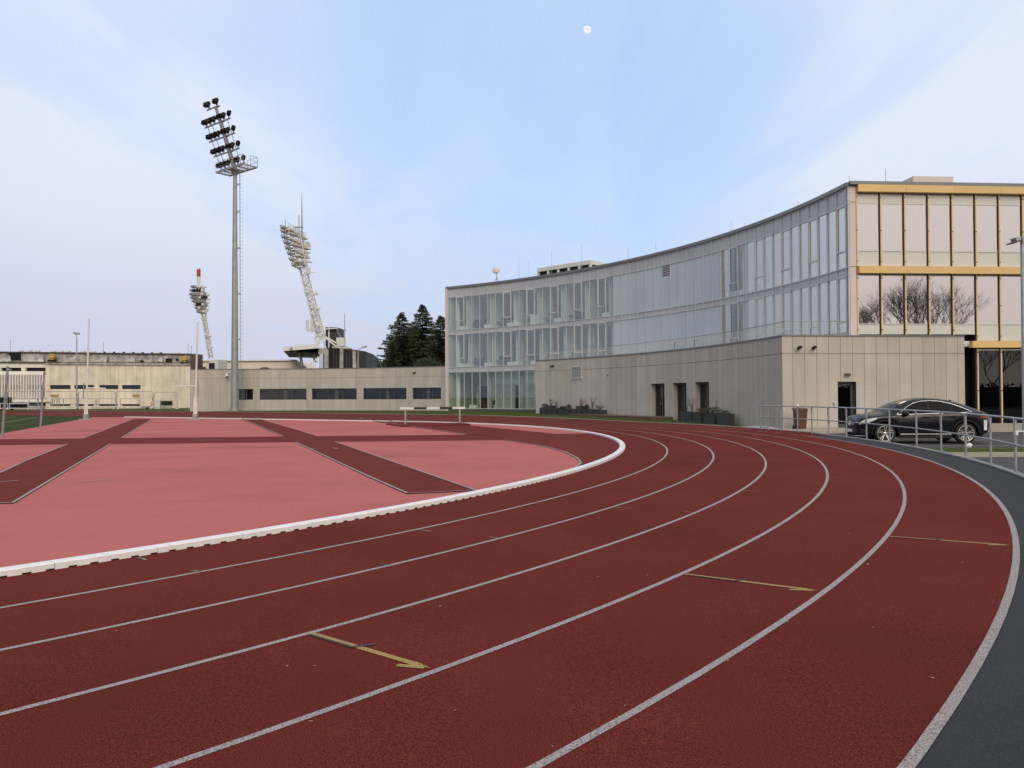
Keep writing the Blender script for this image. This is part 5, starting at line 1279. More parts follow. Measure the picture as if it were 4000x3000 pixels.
# timber deck
a0, a1 = deg(hit(2250, FC, RP - .9, 1640)), deg(hit(2612, FC, RP - .4, 1640))
dk_ = thing('timber_deck', fp((a0 + a1) / 2, RP - .8, .1), 'low brown timber deck along the podium wall below the doors', 'deck')
def dz(A): return lerp(A, [17, 30, 45], [.0, .03, .08])
m = MB(); N_ = 9
for i in range(N_):
    r0 = RP - .04 - 1.75 * (i + 1) / N_; r1 = RP - .04 - 1.75 * i / N_ - .012; AA = steps(a0 - .7 * (i / N_), a1, .8)
    m.grid([[fp(a, r0, dz(a) + .17), fp(a, r1, dz(a) + .17)] for a in AA], False)
mesh('deck_board', m, M['plank'], dk_)
m = MB(); AA = steps(a0 - .7, a1, .8); m.grid([[fp(a, RP - 1.80, dz(a) - .25), fp(a, RP - 1.80, dz(a) + .165)] for a in AA], False)
for a in (a0 - .35, a1): m.poly([fp(a, RP - 1.8, -.2), fp(a, RP - .04, -.2), fp(a, RP - .04, dz(a) + .165), fp(a, RP - 1.8, dz(a) + .165)])
m.grid([[fp(a, RP - 1.795, dz(a) + .15), fp(a, RP - .04, dz(a) + .15)] for a in AA], False)
mesh('fascia_board', m, M['rust'], dk_)

# ------------------------------------------------------------------ black coupe SUV
CY = rad(3.5)
car = thing('parked_car', (15.42, 31.3, LZ), 'glossy black coupe SUV parked behind the railing, nose to the left', 'car', rotz=0)
CR = Matrix.Translation(Vector((15.42, 31.3, LZ))) @ Matrix.Rotation(-CY, 4, 'Z')
def cw(l, y, z): return CR @ Vector((l - 1.46, y, z))       # l: metres behind the front axle, y<0 is the side towards the track
def cpart(n, mb, mat, parent=None, label=None): return mesh(n, mb, mat, parent or car, label)
HW = 1.0
def ztop(l): return lerp(l, [-.93, -.88, -.8, -.6, -.2, .05, .3, .62, .95, 1.25, 1.6, 2.0, 2.4, 2.8, 3.1, 3.4, 3.62, 3.72, 3.8, 3.88], [.86, .97, 1.04, 1.09, 1.14, 1.19, 1.33, 1.50, 1.625, 1.69, 1.715, 1.705, 1.655, 1.56, 1.455, 1.33, 1.235, 1.20, 1.12, .85])
def zbelt(l): return lerp(l, [-.93, -.8, -.3, .2, .8, 2.0, 3.0, 3.5, 3.75, 3.88], [.80, .93, 1.03, 1.07, 1.09, 1.12, 1.16, 1.17, 1.10, .82])
def hw(l): return lerp(l, [-.93, -.85, -.7, -.45, -.1, .5, 2.4, 3.0, 3.4, 3.7, 3.82, 3.88], [.60, .74, .86, .95, .985, .985, .985, 1.0, .97, .90, .82, .72])
def rwid(l): return lerp(l, [-.93, -.5, 0, .3, .9, 1.6, 2.4, 3.0, 3.5, 3.72, 3.88], [.52, .74, .80, .74, .64, .60, .58, .60, .68, .72, .6])
WR, ARCH = .385, .475
def zlow(l):
    z = lerp(l, [-.93, -.7, -.4, .5, 2.4, 3.5, 3.75, 3.88], [.36, .24, .27, .29, .29, .32, .42, .55])
    for c in (0, 2.915):
        if abs(l - c) < ARCH: z = max(z, WR - .02 + math.sqrt(ARCH ** 2 - (l - c) ** 2))
    return z
LS = sorted(set([round(-.93 + .06 * i, 3) for i in range(81)] + [3.87, -.9, -.91]))
def section(l, sgn):
    h_, r_, zt, zb_, zl = hw(l), rwid(l), ztop(l), zbelt(l), zlow(l)
    zl = min(zl, zb_ - .04); zs = max(zb_, min(zb_, zt - .02))
    P = []
    for t in (0, .12, .3, .5, .68, .8, .92, 1.):
        z = zl + (zb_ - zl) * t; y = h_ * (1 - .045 * (max(0, t - .62) / .38) ** 2 - .05 * max(0, .25 - t) / .25); 
        if .44 < (z - .0) / 1.0 < .62: y -= .018
        P.append((y, z))
    y0 = P[-1][0]; zr = max(zb_ + .008, zt - .045)
    for t in (.08, .3, .55, .8, 1.): P.append((y0 + (r_ - y0) * (t ** 1.06) - (.012 if t < .1 else 0), zb_ + (zr - zb_) * t))
    for t in (.3, .65, 1.): P.append((r_ * (1 - t), zr + (zt - zr) * math.sin(t * PI / 2)))
    return [Vector((sgn * y, z)) for y, z in P]
m = MB()
for sgn in (-1, 1):
    m.grid([[cw(l, p.x, p.y) for p in section(l, sgn)] for l in LS], True)
for l in (LS[0], LS[-1]): m.poly([cw(l, p.x, p.y) for p in section(l, -1)] + [cw(l, p.x, p.y) for p in section(l, 1)][::-1])
m.box(CR @ Vector((0, 0, .34)), (4.1, 1.5, .2), tuple(CR.to_3x3().col[i] for i in range(3)))
cpart('car_body', m, M['car'])
m = MB()
for c in (0, 2.915):                                           # wheel housings
    for e in (-1, 1):
        if 1: m = MB()
        rows = [[cw(c + ARCH * math.cos(t), e * y, WR - .02 + ARCH * math.sin(t)) for y in (.96, .62)] for t in [PI * i / 14 for i in range(15)]]
        m.grid(rows, True); m.poly([cw(c + ARCH * math.cos(PI * i / 14), e * .62, WR - .02 + ARCH * math.sin(PI * i / 14)) for i in range(15)] + [cw(c - ARCH, e * .62, .2), cw(c + ARCH, e * .62, .2)])
        rows = [[cw(c + (ARCH + dr) * math.cos(t), e * y, WR - .02 + (ARCH + dr) * math.sin(t)) for dr, y in ((-.005, .98), (0, 1.012), (.045, 1.008), (.05, .98))] for t in [PI * i / 16 for i in range(17)]]
        m.grid(rows, True); cpart('wheel_housing', m, M['dark'])
for e in (-1, 1): m = MB(); m.bar(cw(.5, e * .93, .27), cw(2.42, e * .93, .27), .1, .12); cpart('sill', m, M['dark'])
def sidept(l, z, sgn, off=.0):
    P = section(l, sgn)
    for a, b in zip(P[:-1], P[1:]):
        if a.y <= z <= b.y + 1e-6 and b.y > a.y: t = (z - a.y) / (b.y - a.y); y = a.x + (b.x - a.x) * t; break
    else: y = P[-4].x
    return cw(l, y + sgn * off, z)
def wtop(l): return lerp(l, [.62, .8, 1.1, 1.4, 1.75, 2.1, 2.5, 2.85, 3.12], [1.17, 1.32, 1.49, 1.565, 1.59, 1.565, 1.475, 1.34, 1.19])
def wbot(l): return lerp(l, [.62, .9, 2.0, 2.9, 3.12], [1.10, 1.105, 1.14, 1.17, 1.185])
for sgn in (-1, 1):
    for l0, l1 in ((.66, 1.60), (1.70, 2.42), (2.48, 3.1)):
        m = MB(); rows = []
        for l in steps(l0, l1, .06): rows.append([sidept(l, wbot(l) + (wtop(l) - wbot(l)) * t, sgn, .008) for t in (0, .25, .5, .75, 1)])
        m.grid(rows, True); cpart('side_window', m, M['carglass'])
    m = MB(); rows = [[sidept(l, wbot(l) + (wtop(l) - wbot(l)) * t, sgn, .003) for t in (0, .5, 1)] for l in steps(.62, 3.12, .06)]; m.grid(rows, True); cpart('window_surround', m, M['dark'])
    m = MB(); top_ = [sidept(l, wtop(l) + .012, sgn, .012) for l in steps(.6, 3.14, .08)]; bot_ = [sidept(l, wbot(l) - .012, sgn, .012) for l in steps(3.14, .42, .08)]
    m.tube(top_ + bot_ + [sidept(.5, 1.15, sgn, .02)], .0145, 6); cpart('chrome_trim', m, M['chrome'])
    # door seams, handles, mirror, sill strip
    m = MB()
    for ls in ((.42, .46), (1.66, 1.66), (2.55, 2.42)):
        m.tube([sidept(ls[0] + (ls[1] - ls[0]) * t + (.25 * (t - .5) if ls[0] > 2.5 else 0), .42 + (1.08 - .42) * t + (.2 if ls[0] > 2.5 and t < .3 else 0), sgn, .001) for t in (0, .25, .5, .75, 1)], .006, 4, False)
    cpart('door_seam', m, M['dark'])
    m = MB(); m.tube([sidept(.5 + .1 * i, .905 + .006 * i, sgn, -.002) for i in range(27)], .012, 5, False); cpart('body_crease', m, M['dark'])
    for lh in (1.35, 2.3):
        m = MB(); m.bar(sidept(lh, .985, sgn, .03), sidept(lh + .24, .995, sgn, .03), .03, .035); cpart('door_handle', m, M['car'])
    m = MB(); q = sidept(.72, 1.12, sgn, .12); m.lathe(q, [(.001, -.13), (.08, -.1), (.105, 0), (.09, .09), (.001, .12)], 12, CR.to_3x3() @ Vector((0, sgn, .1))); m.bar(sidept(.72, 1.08, sgn, -.02), q, .08, .04); cpart('wing_mirror', m, M['car'])
    m = MB(); m.tube([sidept(l, .36, sgn, .012) for l in steps(.55, 2.38, .2)], .012, 5); cpart('sill_strip', m, M['chrome'])
def toppt(l, t, off=.006):
    P = section(l, 1); r_ = P[-4].x; zr, zt = P[-4].y, P[-1].y; a = abs(t); y = r_ * t; s_ = 1 - a
    return cw(l, y, zr + (zt - zr) * math.sin(s_ * PI / 2) + off)
m = MB(); m.grid([[toppt(l, t) for t in (-.97, -.8, -.5, 0, .5, .8, .97)] for l in steps(.08, .93, .06)], True); cpart('windscreen', m, M['carglass'])
m = MB(); m.grid([[toppt(l, t, .003) for t in (-.97, -.8, -.5, 0, .5, .8, .97)] for l in steps(.06, .95, .06)], True); cpart('windscreen_surround', m, M['dark'])
m = MB(); m.grid([[toppt(l, t) for t in (-.6, -.3, 0, .3, .6)] for l in steps(2.5, 3.4, .06)], True); cpart('rear_window', m, M['carglass'])
m = MB(); m.bar(cw(2.72, 0, 1.575), cw(2.82, 0, 1.61), .04, .05); cpart('roof_aerial', m, M['dark'])
# front: grille, badge, lamps, plate
def frpt(y, z): 
    # front surface: find l where the half width equals |y|
    l = -.93
    while hw(l) < abs(y) and l < 0: l += .01
    return cw(l - .012, y, z)
m = MB(); rows = [[frpt(y, z) for z in (.58, .68, .8, .865)] for y in [-.5 + .1 * i for i in range(11)]]; m.grid(rows, True); cpart('grille', m, M['dark'])
m = MB()
for z in (.70, .745): m.tube([frpt(-.5 + .1 * i, z) + CR.to_3x3() @ Vector((-.012, 0, 0)) for i in range(11)], .013, 5)
cpart('grille_bar', m, M['chrome'])
m = MB(); q = cw(-.96, 0, .74); dx = CR.to_3x3() @ Vector((-1, 0, 0)); r_ = .105
m.tube([q + CR.to_3x3() @ Vector((0, r_ * math.cos(t), r_ * math.sin(t))) for t in [2 * PI * i / 20 for i in range(21)]], .014, 6)
for t in (PI / 2, PI / 2 + 2 * PI / 3, PI / 2 + 4 * PI / 3): m.tube([q, q + CR.to_3x3() @ Vector((0, r_ * math.cos(t), r_ * math.sin(t)))], [.022, .006], 5)
cpart('badge', m, M['chrome'])
for sgn in (-1, 1):
    m = MB(); rows = []
    for l, za, zb_ in ((-.86, .70, .78), (-.78, .71, .85), (-.68, .745, .90), (-.56, .80, .935), (-.42, .87, .955), (-.30, .935, .965)): rows.append([sidept(l, za + (zb_ - za) * t, sgn, .012) for t in (0, .5, 1)])
    m.grid(rows, True); cpart('headlight', m, M['headlamp'])
    m = MB(); m.tube([sidept(l, z, sgn, .016) for l, z in ((-.84, .72), (-.74, .735), (-.62, .78))], .018, 5); m.lathe(sidept(-.66, .83, sgn, .008), [(.045, .012), (.03, .014), (.001, .01)], 10, CR.to_3x3() @ Vector((-.5, sgn, .2))); cpart('headlight_lens', m, M['aludark'])
    m = MB(); rows = [[sidept(l, za, sgn, .01), sidept(l, zb_, sgn, .01)] for l, za, zb_ in ((3.42, .985, 1.0), (3.55, .955, 1.01), (3.7, .95, 1.02), (3.79, .95, 1.02))]; m.grid(rows, True); cpart('tail_light', m, M['taillamp'])
    m = MB(); m.tube([sidept(l, z, sgn, .012) for l, z in ((3.45, 1.09), (3.6, 1.085), (3.74, 1.06))], .014, 5); cpart('tail_trim', m, M['chrome'])
    m = MB(); rows = [[sidept(l, z, sgn, .008) for z in (.36, .46, .54)] for l in (-.84, -.76, -.66)]; m.grid(rows, True); cpart('air_intake', m, M['dark'])
m = MB(); m.tube([frpt(-.86 + .086 * i, .285 + .0 * i) for i in range(21)], .016, 5); cpart('bumper_strip', m, M['chrome'])
m = MB(); m.box(cw(-.965, 0, .47), (.02, .5, .11), tuple(CR.to_3x3().col[i] for i in range(3))); cpart('number_plate', m, M['plastic'])
m = MB(); m.box(cw(3.87, 0, .68), (.02, .52, .11), tuple(CR.to_3x3().col[i] for i in range(3))); cpart('number_plate', m, M['plastic'])
m = MB(); m.bar(cw(-.7, -.6, .22), cw(-.7, .6, .22), .3, .12); m.bar(cw(3.55, -.6, .3), cw(3.55, .6, .3), .3, .12); cpart('underbody', m, M['dark'])
AXL = CR.to_3x3() @ Vector((0, 1, 0)); AX1 = CR.to_3x3() @ Vector((1, 0, 0))
for c in (0, 2.915):
    for e in (-1, 1):
        q = cw(c, e * .86, WR); out = AXL * e
        w_ = MB(); w_.lathe(q, [(.25, -.12), (.36, -.12), (WR, -.09), (WR, .07), (.372, .105), (.30, .115), (.285, .10)], 28, out); wo = cpart('wheel', w_, M['rubber'])
        r2 = MB(); r2.lathe(q, [(.292, .112), (.297, .12), (.283, .122), (.272, .09), (.262, .02), (.262, -.05)], 28, out)
        for k in range(5):
            for dt in (-.17, .17):
                t = 2 * PI * k / 5 + .3; p1_ = q + (AX1 * math.cos(t) + UZ * math.sin(t)) * .05 + out * .085; p2_ = q + (AX1 * math.cos(t + dt) + UZ * math.sin(t + dt)) * .278 + out * .105
                r2.bar(p1_, p2_, .034, .03, tuple(out))
        r2.lathe(q, [(.065, .08), (.06, .1), (.035, .108), (.001, .11)], 14, out); mesh('rim', r2, M['rim'], wo)
        d_ = MB(); d_.lathe(q, [(.001, .02), (.2, .02), (.2, -.01), (.001, -.01)], 20, out); d_.lathe(q, [(.001, -.03), (.265, -.03)], 20, out); mesh('brake_disc', d_, M['aludark'], wo)

# ------------------------------------------------------------------ lamp post at the right edge
LP = at(4004, 1700, 27.); LP.z = LZ
lp = thing('floodlight_post', LP, 'galvanised post with a box floodlight on a dark arm at the right edge', 'lamp post')
tz = at(3996, 944, 27).z; m = MB(); m.tube([LP, Vector((LP.x, LP.y, tz))], [.075, .06], 12); m.tube([LP, LP + UZ * .03], .15, 12); mesh('pole', m, M['galv'], lp)
m = MB(); q = Vector((LP.x, LP.y, tz)); m.bar(q + Vector((-.46, -.1, -.09)), q + Vector((-.0, 0, .08)), .34, .04); mesh('arm', m, M['rust'], lp)
m = MB()
for o in (-.22, -.02): m.box(q + Vector((o - .02, -.05, .10 + o * .2)), (.16, .3, .15), (Vector((.94, 0, .34)).normalized(), Vector((0, 1, 0)), Vector((-.34, 0, .94)).normalized()))
mesh('floodlight', m, M['galv'], lp)

# ------------------------------------------------------------------ spruces, bush, far trees
def spruce(px, ptop, D, wpx, label, seed, n=46):
    random.seed(seed); b0 = at(px, 1440, D); b0.z = 0.; H = at(px, ptop, D).z; Rm = wpx / 2 / FPX * D
    t = thing('spruce_tree', b0, label, 'tree', group='spruces beside the glass building')
    m = MB(); m.tube([b0, b0 + UZ * H * .6, b0 + UZ * H], [.26, .15, .02], 7); mesh('trunk', m, M['bark'], t)
    m = MB(); z = .8; br = MB()
    while z < H:
        f_ = z / H; R_ = Rm * min(1, 1.12 * (1 - f_) ** .75 + .03) * random.uniform(.75, 1.12); nb = 9 if f_ < .75 else 6
        a0 = random.uniform(0, 6)
        for k in range(nb):
            a = a0 + 2 * PI * k / nb + random.uniform(-.3, .3); L = R_ * random.uniform(.62, 1.15); d = Vector((math.cos(a), math.sin(a), 0)); sd = Vector((-d.y, d.x, 0))
            p0_ = b0 + UZ * (z + random.uniform(-.15, .15)); steps_ = max(4, int(L / .2))
            for j in range(1, steps_ + 1):
                u = j / steps_; p = p0_ + d * L * u + UZ * (-.30 * L * u + .24 * L * u * u)
                wdt = (.16 + .42 * (1 - u) * min(1, u * 4)) * (.55 + .45 * L / 2.2)
                for s_ in (-1, 1):
                    for q in range(3):
                        tip = p + sd * s_ * wdt * random.uniform(.5, 1.2) + d * random.uniform(.05, .3) - UZ * random.uniform(.05, .32)
                        w2 = d * random.uniform(.05, .1) + UZ * random.uniform(-.03, .05)
                        m.add([p - w2, tip, p + w2], [(0, 1, 2)])
            m.add([p0_ + d * L * .9 + sd * .05, p0_ + d * (L * 1.12) - UZ * .08, p0_ + d * L * .9 - sd * .05], [(0, 1, 2)])
        z += .32 * (1 - .4 * f_)
    mesh('crown', m, M['needle'], t)
spruce(1570, 1222, 110, 300, 'dark spruce at the left of the group, its branches drooping widely', 1)
spruce(1652, 1192, 112, 300, 'tallest dark spruce in the middle of the group', 2)
spruce(1722, 1232, 109, 280, 'dark spruce right against the edge of the glass building', 3)
spruce(1532, 1330, 108, 170, 'shortest dark spruce at the far left foot of the group', 4)
spruce(1615, 1270, 114, 280, 'dark spruce filling the gap behind the left and tallest spruces', 5)
b0 = at(1672, 1440, 104); b0.z = 0; t = thing('bush', b0, 'broad dark green bush at the foot of the spruces above the wing roof', 'bush'); m = MB(); random.seed(8)
for k in range(3600):
    a = random.uniform(0, 2 * PI); zz = random.random(); r_ = 2.6 * math.sqrt(random.random()) * math.sqrt(max(.05, 1 - zz ** 2)); p = b0 + Vector((r_ * 1.3 * math.cos(a), r_ * math.sin(a), 3.0 + zz * 3.6)); s_ = .14
    m.poly([p + Vector((random.uniform(-s_, s_), random.uniform(-s_, s_), random.uniform(-s_, s_))) for _ in range(3)])
mesh('crown', m, M['leaf'], t); m = MB(); m.tube([b0, b0 + UZ * 4], [.2, .1], 6); mesh('trunk', m, M['bark'], t)
b0 = at(1036, 1445, 112); b0.z = 0; t = thing('bush', b0, 'small dark evergreen bush just showing above the low grey wing roof', 'bush'); m = MB(); random.seed(18)
for k in range(900):
    a = random.uniform(0, 2 * PI); zz = random.random(); r_ = 1.2 * math.sqrt(random.random()) * math.sqrt(max(.05, 1 - zz ** 2)); p = b0 + Vector((r_ * 1.3 * math.cos(a), r_ * math.sin(a), 4.6 + zz * 1.15)); s_ = .15
    m.poly([p + Vector((random.uniform(-s_, s_), random.uniform(-s_, s_), random.uniform(-s_, s_))) for _ in range(3)])
mesh('crown', m, M['needle'], t); m = MB(); m.tube([b0, b0 + UZ * 4.8], [.12, .06], 6); mesh('trunk', m, M['bark'], t)
# bare trees across the car park, seen mirrored in the ochre end's windows
def bare_tree(x, y, H, seed, label):
    random.seed(seed); b0 = Vector((x, y, LZ)); t = thing('bare_tree', b0, label, 'tree', group='bare trees across the car park'); tr_ = MB(); m = MB()
    def grow(p, d, L, r, lev):
        mb = tr_ if lev == 0 else m; q = p + d * L * .5 + Vector((random.uniform(-.1, .1), random.uniform(-.1, .1), 0)) * L * .3; e = p + d * L
        mb.tube([p, q, e], [r, r * .8, r * .6], 5 if lev < 2 else 3, False)
        if lev >= 6 or L < .25: return
        for k in range(4 if lev in (1, 2, 3) else 3):
            dd = (d + Vector((random.uniform(-.8, .8), random.uniform(-.8, .8), random.uniform(-.1, .55)))).normalized(); grow(e if k else q.lerp(e, .6), dd, L * random.uniform(.6, .82), r * .55, lev + 1)
    grow(b0, Vector((0, 0, 1)), H * .26, H * .0125, 0)
    mesh('trunk', tr_, M['bark'], t); mesh('branch', m, M['bark'], t)
bare_tree(54, -14, 18, 1, 'bare tree nearest across the car park'); bare_tree(65, -18, 23, 2, 'tallest bare tree across the car park, middle of the row'); bare_tree(69, -20, 21, 3, 'bare tree right of the tallest one'); bare_tree(78, -20, 13, 4, 'smallest bare tree at the far end of the row')

# hedge across the car park (behind the viewer; it shows in the car's paint and the dark glass)
hg = thing('hedge', (40, -27, LZ), 'long clipped dark hedge across the car park, behind the viewer', 'hedge'); m = MB(); random.seed(61)
for k in range(5200):
    p = Vector((random.uniform(-60, 110), -27 + random.uniform(-1, 1), LZ + 3.4 * random.random() ** .8)); s_ = .45
    m.poly([p + Vector((random.uniform(-s_, s_), random.uniform(-s_, s_), random.uniform(-s_, s_))) for _ in range(3)])
m.box((25, -27.3, LZ + 1.5), (170, 1., 3.0)); mesh('hedge_foliage', m, M['leaf'], hg)

# fallen leaves and scraps on the track
random.seed(41)
lf = None
for px, py, s_ in ((455, 2467, .03), (1122, 2605, .025), (1230, 2605, .03), (1214, 2823, .035), (1121, 2541, .02), (1785, 2132, .03), (1810, 2143, .025), (2528, 2249, .03), (2845, 2584, .05), (1607, 2378, .035), (1720, 2371, .035), (2336, 2256, .03), (3642, 2653, .045), (3758, 2201, .05), (3391, 2208, .05), (3411, 2454, .02), (3888, 2330, .03), (3318, 2086, .03), (3568, 1933, .03), (2518, 1732, .06), (2751, 1723, .05), (3078, 2433, .03), (2442, 2760, .02), (3680, 2788, .03), (1778, 2779, .02), (2158, 2920, .02)):
    d = ray(px, py); t_ = -HCAM / (d.z - TILT * d.x); p = Vector((d.x * t_, d.y * t_, 0)); p.z = gz(p.x, p.y) + .006
    s_ *= .75; a = random.uniform(0, 6); u = Vector((math.cos(a), math.sin(a), 0)); v = Vector((-u.y, u.x, 0)); m = MB()
    m.add([p - u * s_ * .6, p - v * s_ * .22 + UZ * s_ * .1, p + u * s_ * .6 + UZ * s_ * .12, p + v * s_ * .22 + UZ * s_ * .14, p + UZ * s_ * .02], [(0, 1, 4), (1, 2, 4), (2, 3, 4), (3, 0, 4)])
    mesh('fallen_leaf', m, M['vent'] if random.random() < .5 else M['kerb'], label='small pale fallen leaf scrap lying on the red track', cat='leaf', group='leaf scraps on the track', loc=p)
# ------------------------------------------------------------------ moon, sky, sun, camera
mp_ = at(2293, 117, 900.); mr = 4.6; mo = MB(); 
rgt = Vector((1, 0, 0)); upv = Vector((0, -.43, .9)).normalized(); dirn = (-rgt * .62 - upv * .78).normalized()
rows = []
for i in range(13):
    th = PI * i / 12; rows.append([Vector((mr * math.sin(th) * math.cos(2 * PI * k / 24), mr * math.sin(th) * math.sin(2 * PI * k / 24), mr * math.cos(th))) for k in range(24)])
def gib(v): q = v.dot(dirn); return v - dirn * q * .26 if q > 0 else v
mo.grid([[mp_ + gib(v) for v in r] for r in rows], True, True)
mm = bpy.data.materials.new('pale moon'); N, L = nt(mm); N.remove(N['Principled BSDF']); em = N.new('ShaderNodeEmission'); em.inputs['Strength'].default_value = 1.0
tc = N.new('ShaderNodeTexCoord'); nz = N.new('ShaderNodeTexNoise'); nz.inputs['Scale'].default_value = .35; L.new(tc.outputs['Object'], nz.inputs['Vector'])
cr = N.new('ShaderNodeValToRGB'); cr.color_ramp.elements[0].position = .38; cr.color_ramp.elements[0].color = (.74, .81, .94, 1); cr.color_ramp.elements[1].position = .55; cr.color_ramp.elements[1].color = (.97, .97, 1, 1); L.new(nz.outputs['Fac'], cr.inputs[0]); L.new(cr.outputs[0], em.inputs['Color']); L.new(em.outputs[0], N['Material Output'].inputs['Surface'])
mesh('moon', mo, mm, label='pale daytime gibbous moon high in the blue sky', cat='moon', loc=mp_)

SUN_EL, SUN_AZ = rad(33), rad(172)        # azimuth measured clockwise from +Y (straight ahead)
w = bpy.data.worlds.new('World'); SC.world = w; w.use_nodes = True; N = w.node_tree.nodes; L = w.node_tree.links
bg = N['Background']; bg.inputs['Strength'].default_value = .1
sky = N.new('ShaderNodeTexSky'); sky.sky_type = 'NISHITA'; sky.sun_disc = False; sky.sun_elevation = SUN_EL; sky.sun_rotation = SUN_AZ; sky.air_density = 1.; sky.dust_density = 1.2; sky.ozone_density = 1.
tc = N.new('ShaderNodeTexCoord'); sep = N.new('ShaderNodeSeparateXYZ'); L.new(tc.outputs['Generated'], sep.inputs[0])
def node(t, **k):
    n = N.new(t)
    for a, b in k.items(): setattr(n, a, b)
    return n
def maprange(sock, a, b, c, d):
    r = node('ShaderNodeMapRange'); r.interpolation_type = 'SMOOTHSTEP'
    for k, v in zip(('From Min', 'From Max', 'To Min', 'To Max'), (a, b, c, d)): r.inputs[k].default_value = v
    L.new(sock, r.inputs['Value']); return r.outputs['Result']
def mixc(f, a, b):
    m_ = node('ShaderNodeMix', data_type='RGBA')
    if hasattr(f, 'links'): L.new(f, m_.inputs['Factor'])
    else: m_.inputs['Factor'].default_value = f
    for s_, v in (('A', a), ('B', b)):
        if hasattr(v, 'links'): L.new(v, m_.inputs[s_])
        else: m_.inputs[s_].default_value = (*v, 1)
    return m_.outputs['Result']
def math_(op, a, b):
    n = node('ShaderNodeMath', operation=op)
    for i, v in enumerate((a, b)):
        if hasattr(v, 'links'): L.new(v, n.inputs[i])
        else: n.inputs[i].default_value = v
    return n.outputs[0]
dp = node('ShaderNodeVectorMath', operation='DOT_PRODUCT'); L.new(tc.outputs['Generated'], dp.inputs[0]); dp.inputs[1].default_value = (math.sin(rad(152)), math.cos(rad(152)), .05)
cool = maprange(dp.outputs['Value'], .85, .2, 0, 1)          # 1 = away from the sunset side
ahead = maprange(sep.outputs['Y'], .1, .8, 0, 1)
# high thin cloud sheet: project the view direction on a plane overhead
zc = math_('MAXIMUM', sep.outputs['Z'], .04); cx = math_('DIVIDE', sep.outputs['X'], zc); cy = math_('DIVIDE', sep.outputs['Y'], zc)
cmb = node('ShaderNodeCombineXYZ'); L.new(cx, cmb.inputs[0]); L.new(cy, cmb.inputs[1])
mpn = node('ShaderNodeMapping'); mpn.inputs['Rotation'].default_value = (0, 0, rad(35)); mpn.inputs['Scale'].default_value = (.85, .3, 1); mpn.inputs['Location'].default_value = CLOUD_OFF; L.new(cmb.outputs[0], mpn.inputs[0])
n1 = node('ShaderNodeTexNoise'); n1.inputs['Scale'].default_value = .8; n1.inputs['Detail'].default_value = 5.; n1.inputs['Roughness'].default_value = .5; n1.inputs['Distortion'].default_value = .6; L.new(mpn.outputs[0], n1.inputs['Vector'])
clouds = maprange(n1.outputs['Fac'], .36, .66, .0, 1.)
K10 = 10.
veil_hi = mixc(cool, (10.4, 9.5, 9.0), mixc(ahead, (8.5, 8.6, 8.9), (7.6, 8.25, 9.65)))
veil_lo = mixc(cool, (9.0, 8.0, 7.6), mixc(ahead, (6.6, 6.9, 7.7), (6.2, 6.5, 8.0)))
veil = mixc(maprange(sep.outputs['Z'], .03, .27, 0, 1), veil_lo, veil_hi)
mp2 = node('ShaderNodeMapping'); mp2.inputs['Rotation'].default_value = (0, 0, rad(-28)); mp2.inputs['Scale'].default_value = (1.6, .28, 1); mp2.inputs['Location'].default_value = (3.1, .7, 0); L.new(cmb.outputs[0], mp2.inputs[0])
n2 = node('ShaderNodeTexNoise'); n2.inputs['Scale'].default_value = 1.5; n2.inputs['Detail'].default_value = 7.; n2.inputs['Roughness'].default_value = .55; n2.inputs['Distortion'].default_value = .9; L.new(mp2.outputs[0], n2.inputs['Vector'])
wisps = maprange(n2.outputs['Fac'], .35, .7, -.1, .14)
vm = node('ShaderNodeVectorMath', operation='MINIMUM'); L.new(sky.outputs[0], vm.inputs[0]); vm.inputs[1].default_value = (9, 8, 8)
clear = mixc(.72, vm.outputs[0], mixc(ahead, (8.3, 8.3, 8.6), (4.7, 7.2, 11.6)))
amount = math_('ADD', math_('MULTIPLY', clouds, .62), math_('ADD', wisps, maprange(sep.outputs['Z'], .05, .4, .74, .52)))
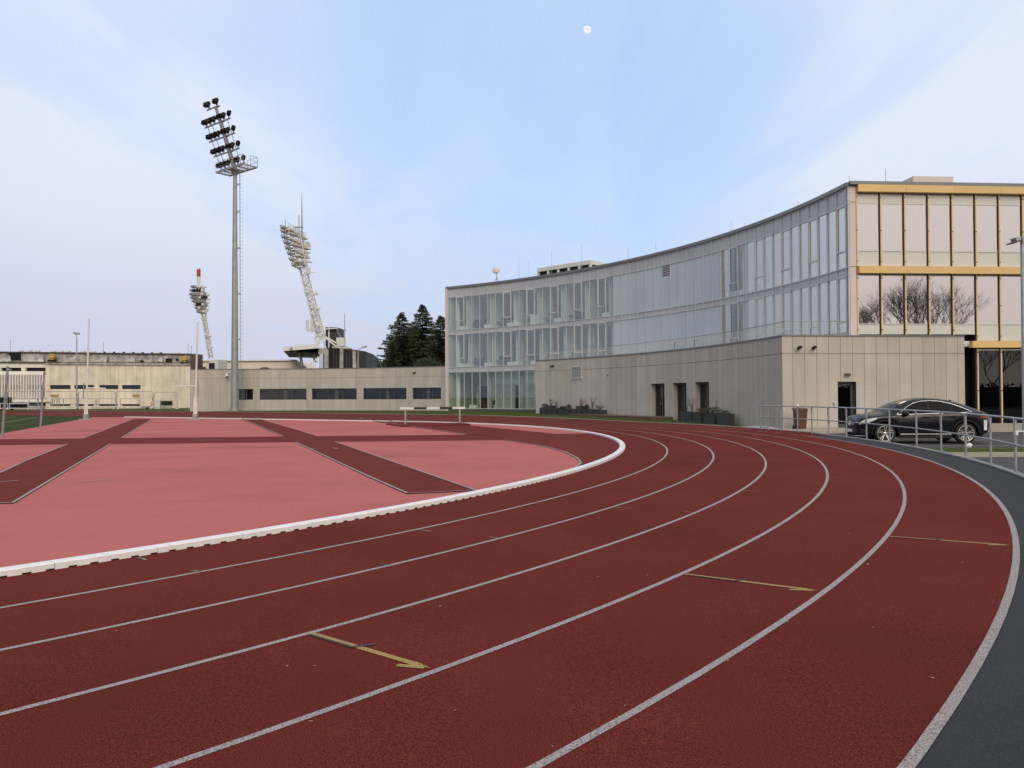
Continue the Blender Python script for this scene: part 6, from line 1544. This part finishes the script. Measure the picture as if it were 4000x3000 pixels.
amount = math_('ADD', amount, maprange(math_('ABSOLUTE', sep.outputs['X'], 0.), .12, .5, 0., .26))
dq = node('ShaderNodeVectorMath', operation='DOT_PRODUCT'); L.new(tc.outputs['Generated'], dq.inputs[0]); dq.inputs[1].default_value = Vector((.03, .93, .37)).normalized()
amount = math_('MULTIPLY', math_('MAXIMUM', math_('MINIMUM', amount, 1.), 0.), maprange(dq.outputs['Value'], .93, 1., 1., .45))          # the clear gap in the cloud
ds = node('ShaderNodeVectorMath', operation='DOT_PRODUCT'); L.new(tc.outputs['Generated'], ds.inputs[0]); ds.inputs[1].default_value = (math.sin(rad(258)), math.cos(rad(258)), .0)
vsc = node('ShaderNodeVectorMath', operation='MULTIPLY'); L.new(mixc(amount, clear, veil), vsc.inputs[0]); L.new(mixc(maprange(ds.outputs['Value'], .25, .9, 0., 1.), (1, 1, 1), (.6, .65, .73)), vsc.inputs[1])   # left sky, mostly out of view, dimmed and tinted to darken left-facing walls
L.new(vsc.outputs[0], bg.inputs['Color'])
sl = bpy.data.lights.new('sun', 'SUN'); sl.energy = SUN_E; sl.angle = rad(38); sl.color = (1, .84, .66)
so = bpy.data.objects.new('sun', sl); COL.objects.link(so)
sd = Vector((math.sin(SUN_AZ) * math.cos(SUN_EL), math.cos(SUN_AZ) * math.cos(SUN_EL), math.sin(SUN_EL)))
so.rotation_euler = sd.to_track_quat('Z', 'Y').to_euler()

cam = bpy.data.cameras.new('camera'); cam.sensor_width = 36; cam.lens = 36 * FPX / 4000; cam.clip_end = 6000; cam.clip_start = .05
co = bpy.data.objects.new('camera', cam); COL.objects.link(co)
co.matrix_world = Matrix.Translation((0, 0, HCAM)) @ Matrix.Rotation(PI / 2 + PITCH, 4, 'X') @ Matrix.Rotation(ROLL, 4, 'Z')
SC.camera = co
vs = SC.view_settings; vs.view_transform = 'Standard'; vs.look = 'None'; vs.exposure = EXPO; vs.gamma = 1
SC.cycles.max_bounces = 10; SC.cycles.transparent_max_bounces = 24; SC.cycles.use_denoising = True
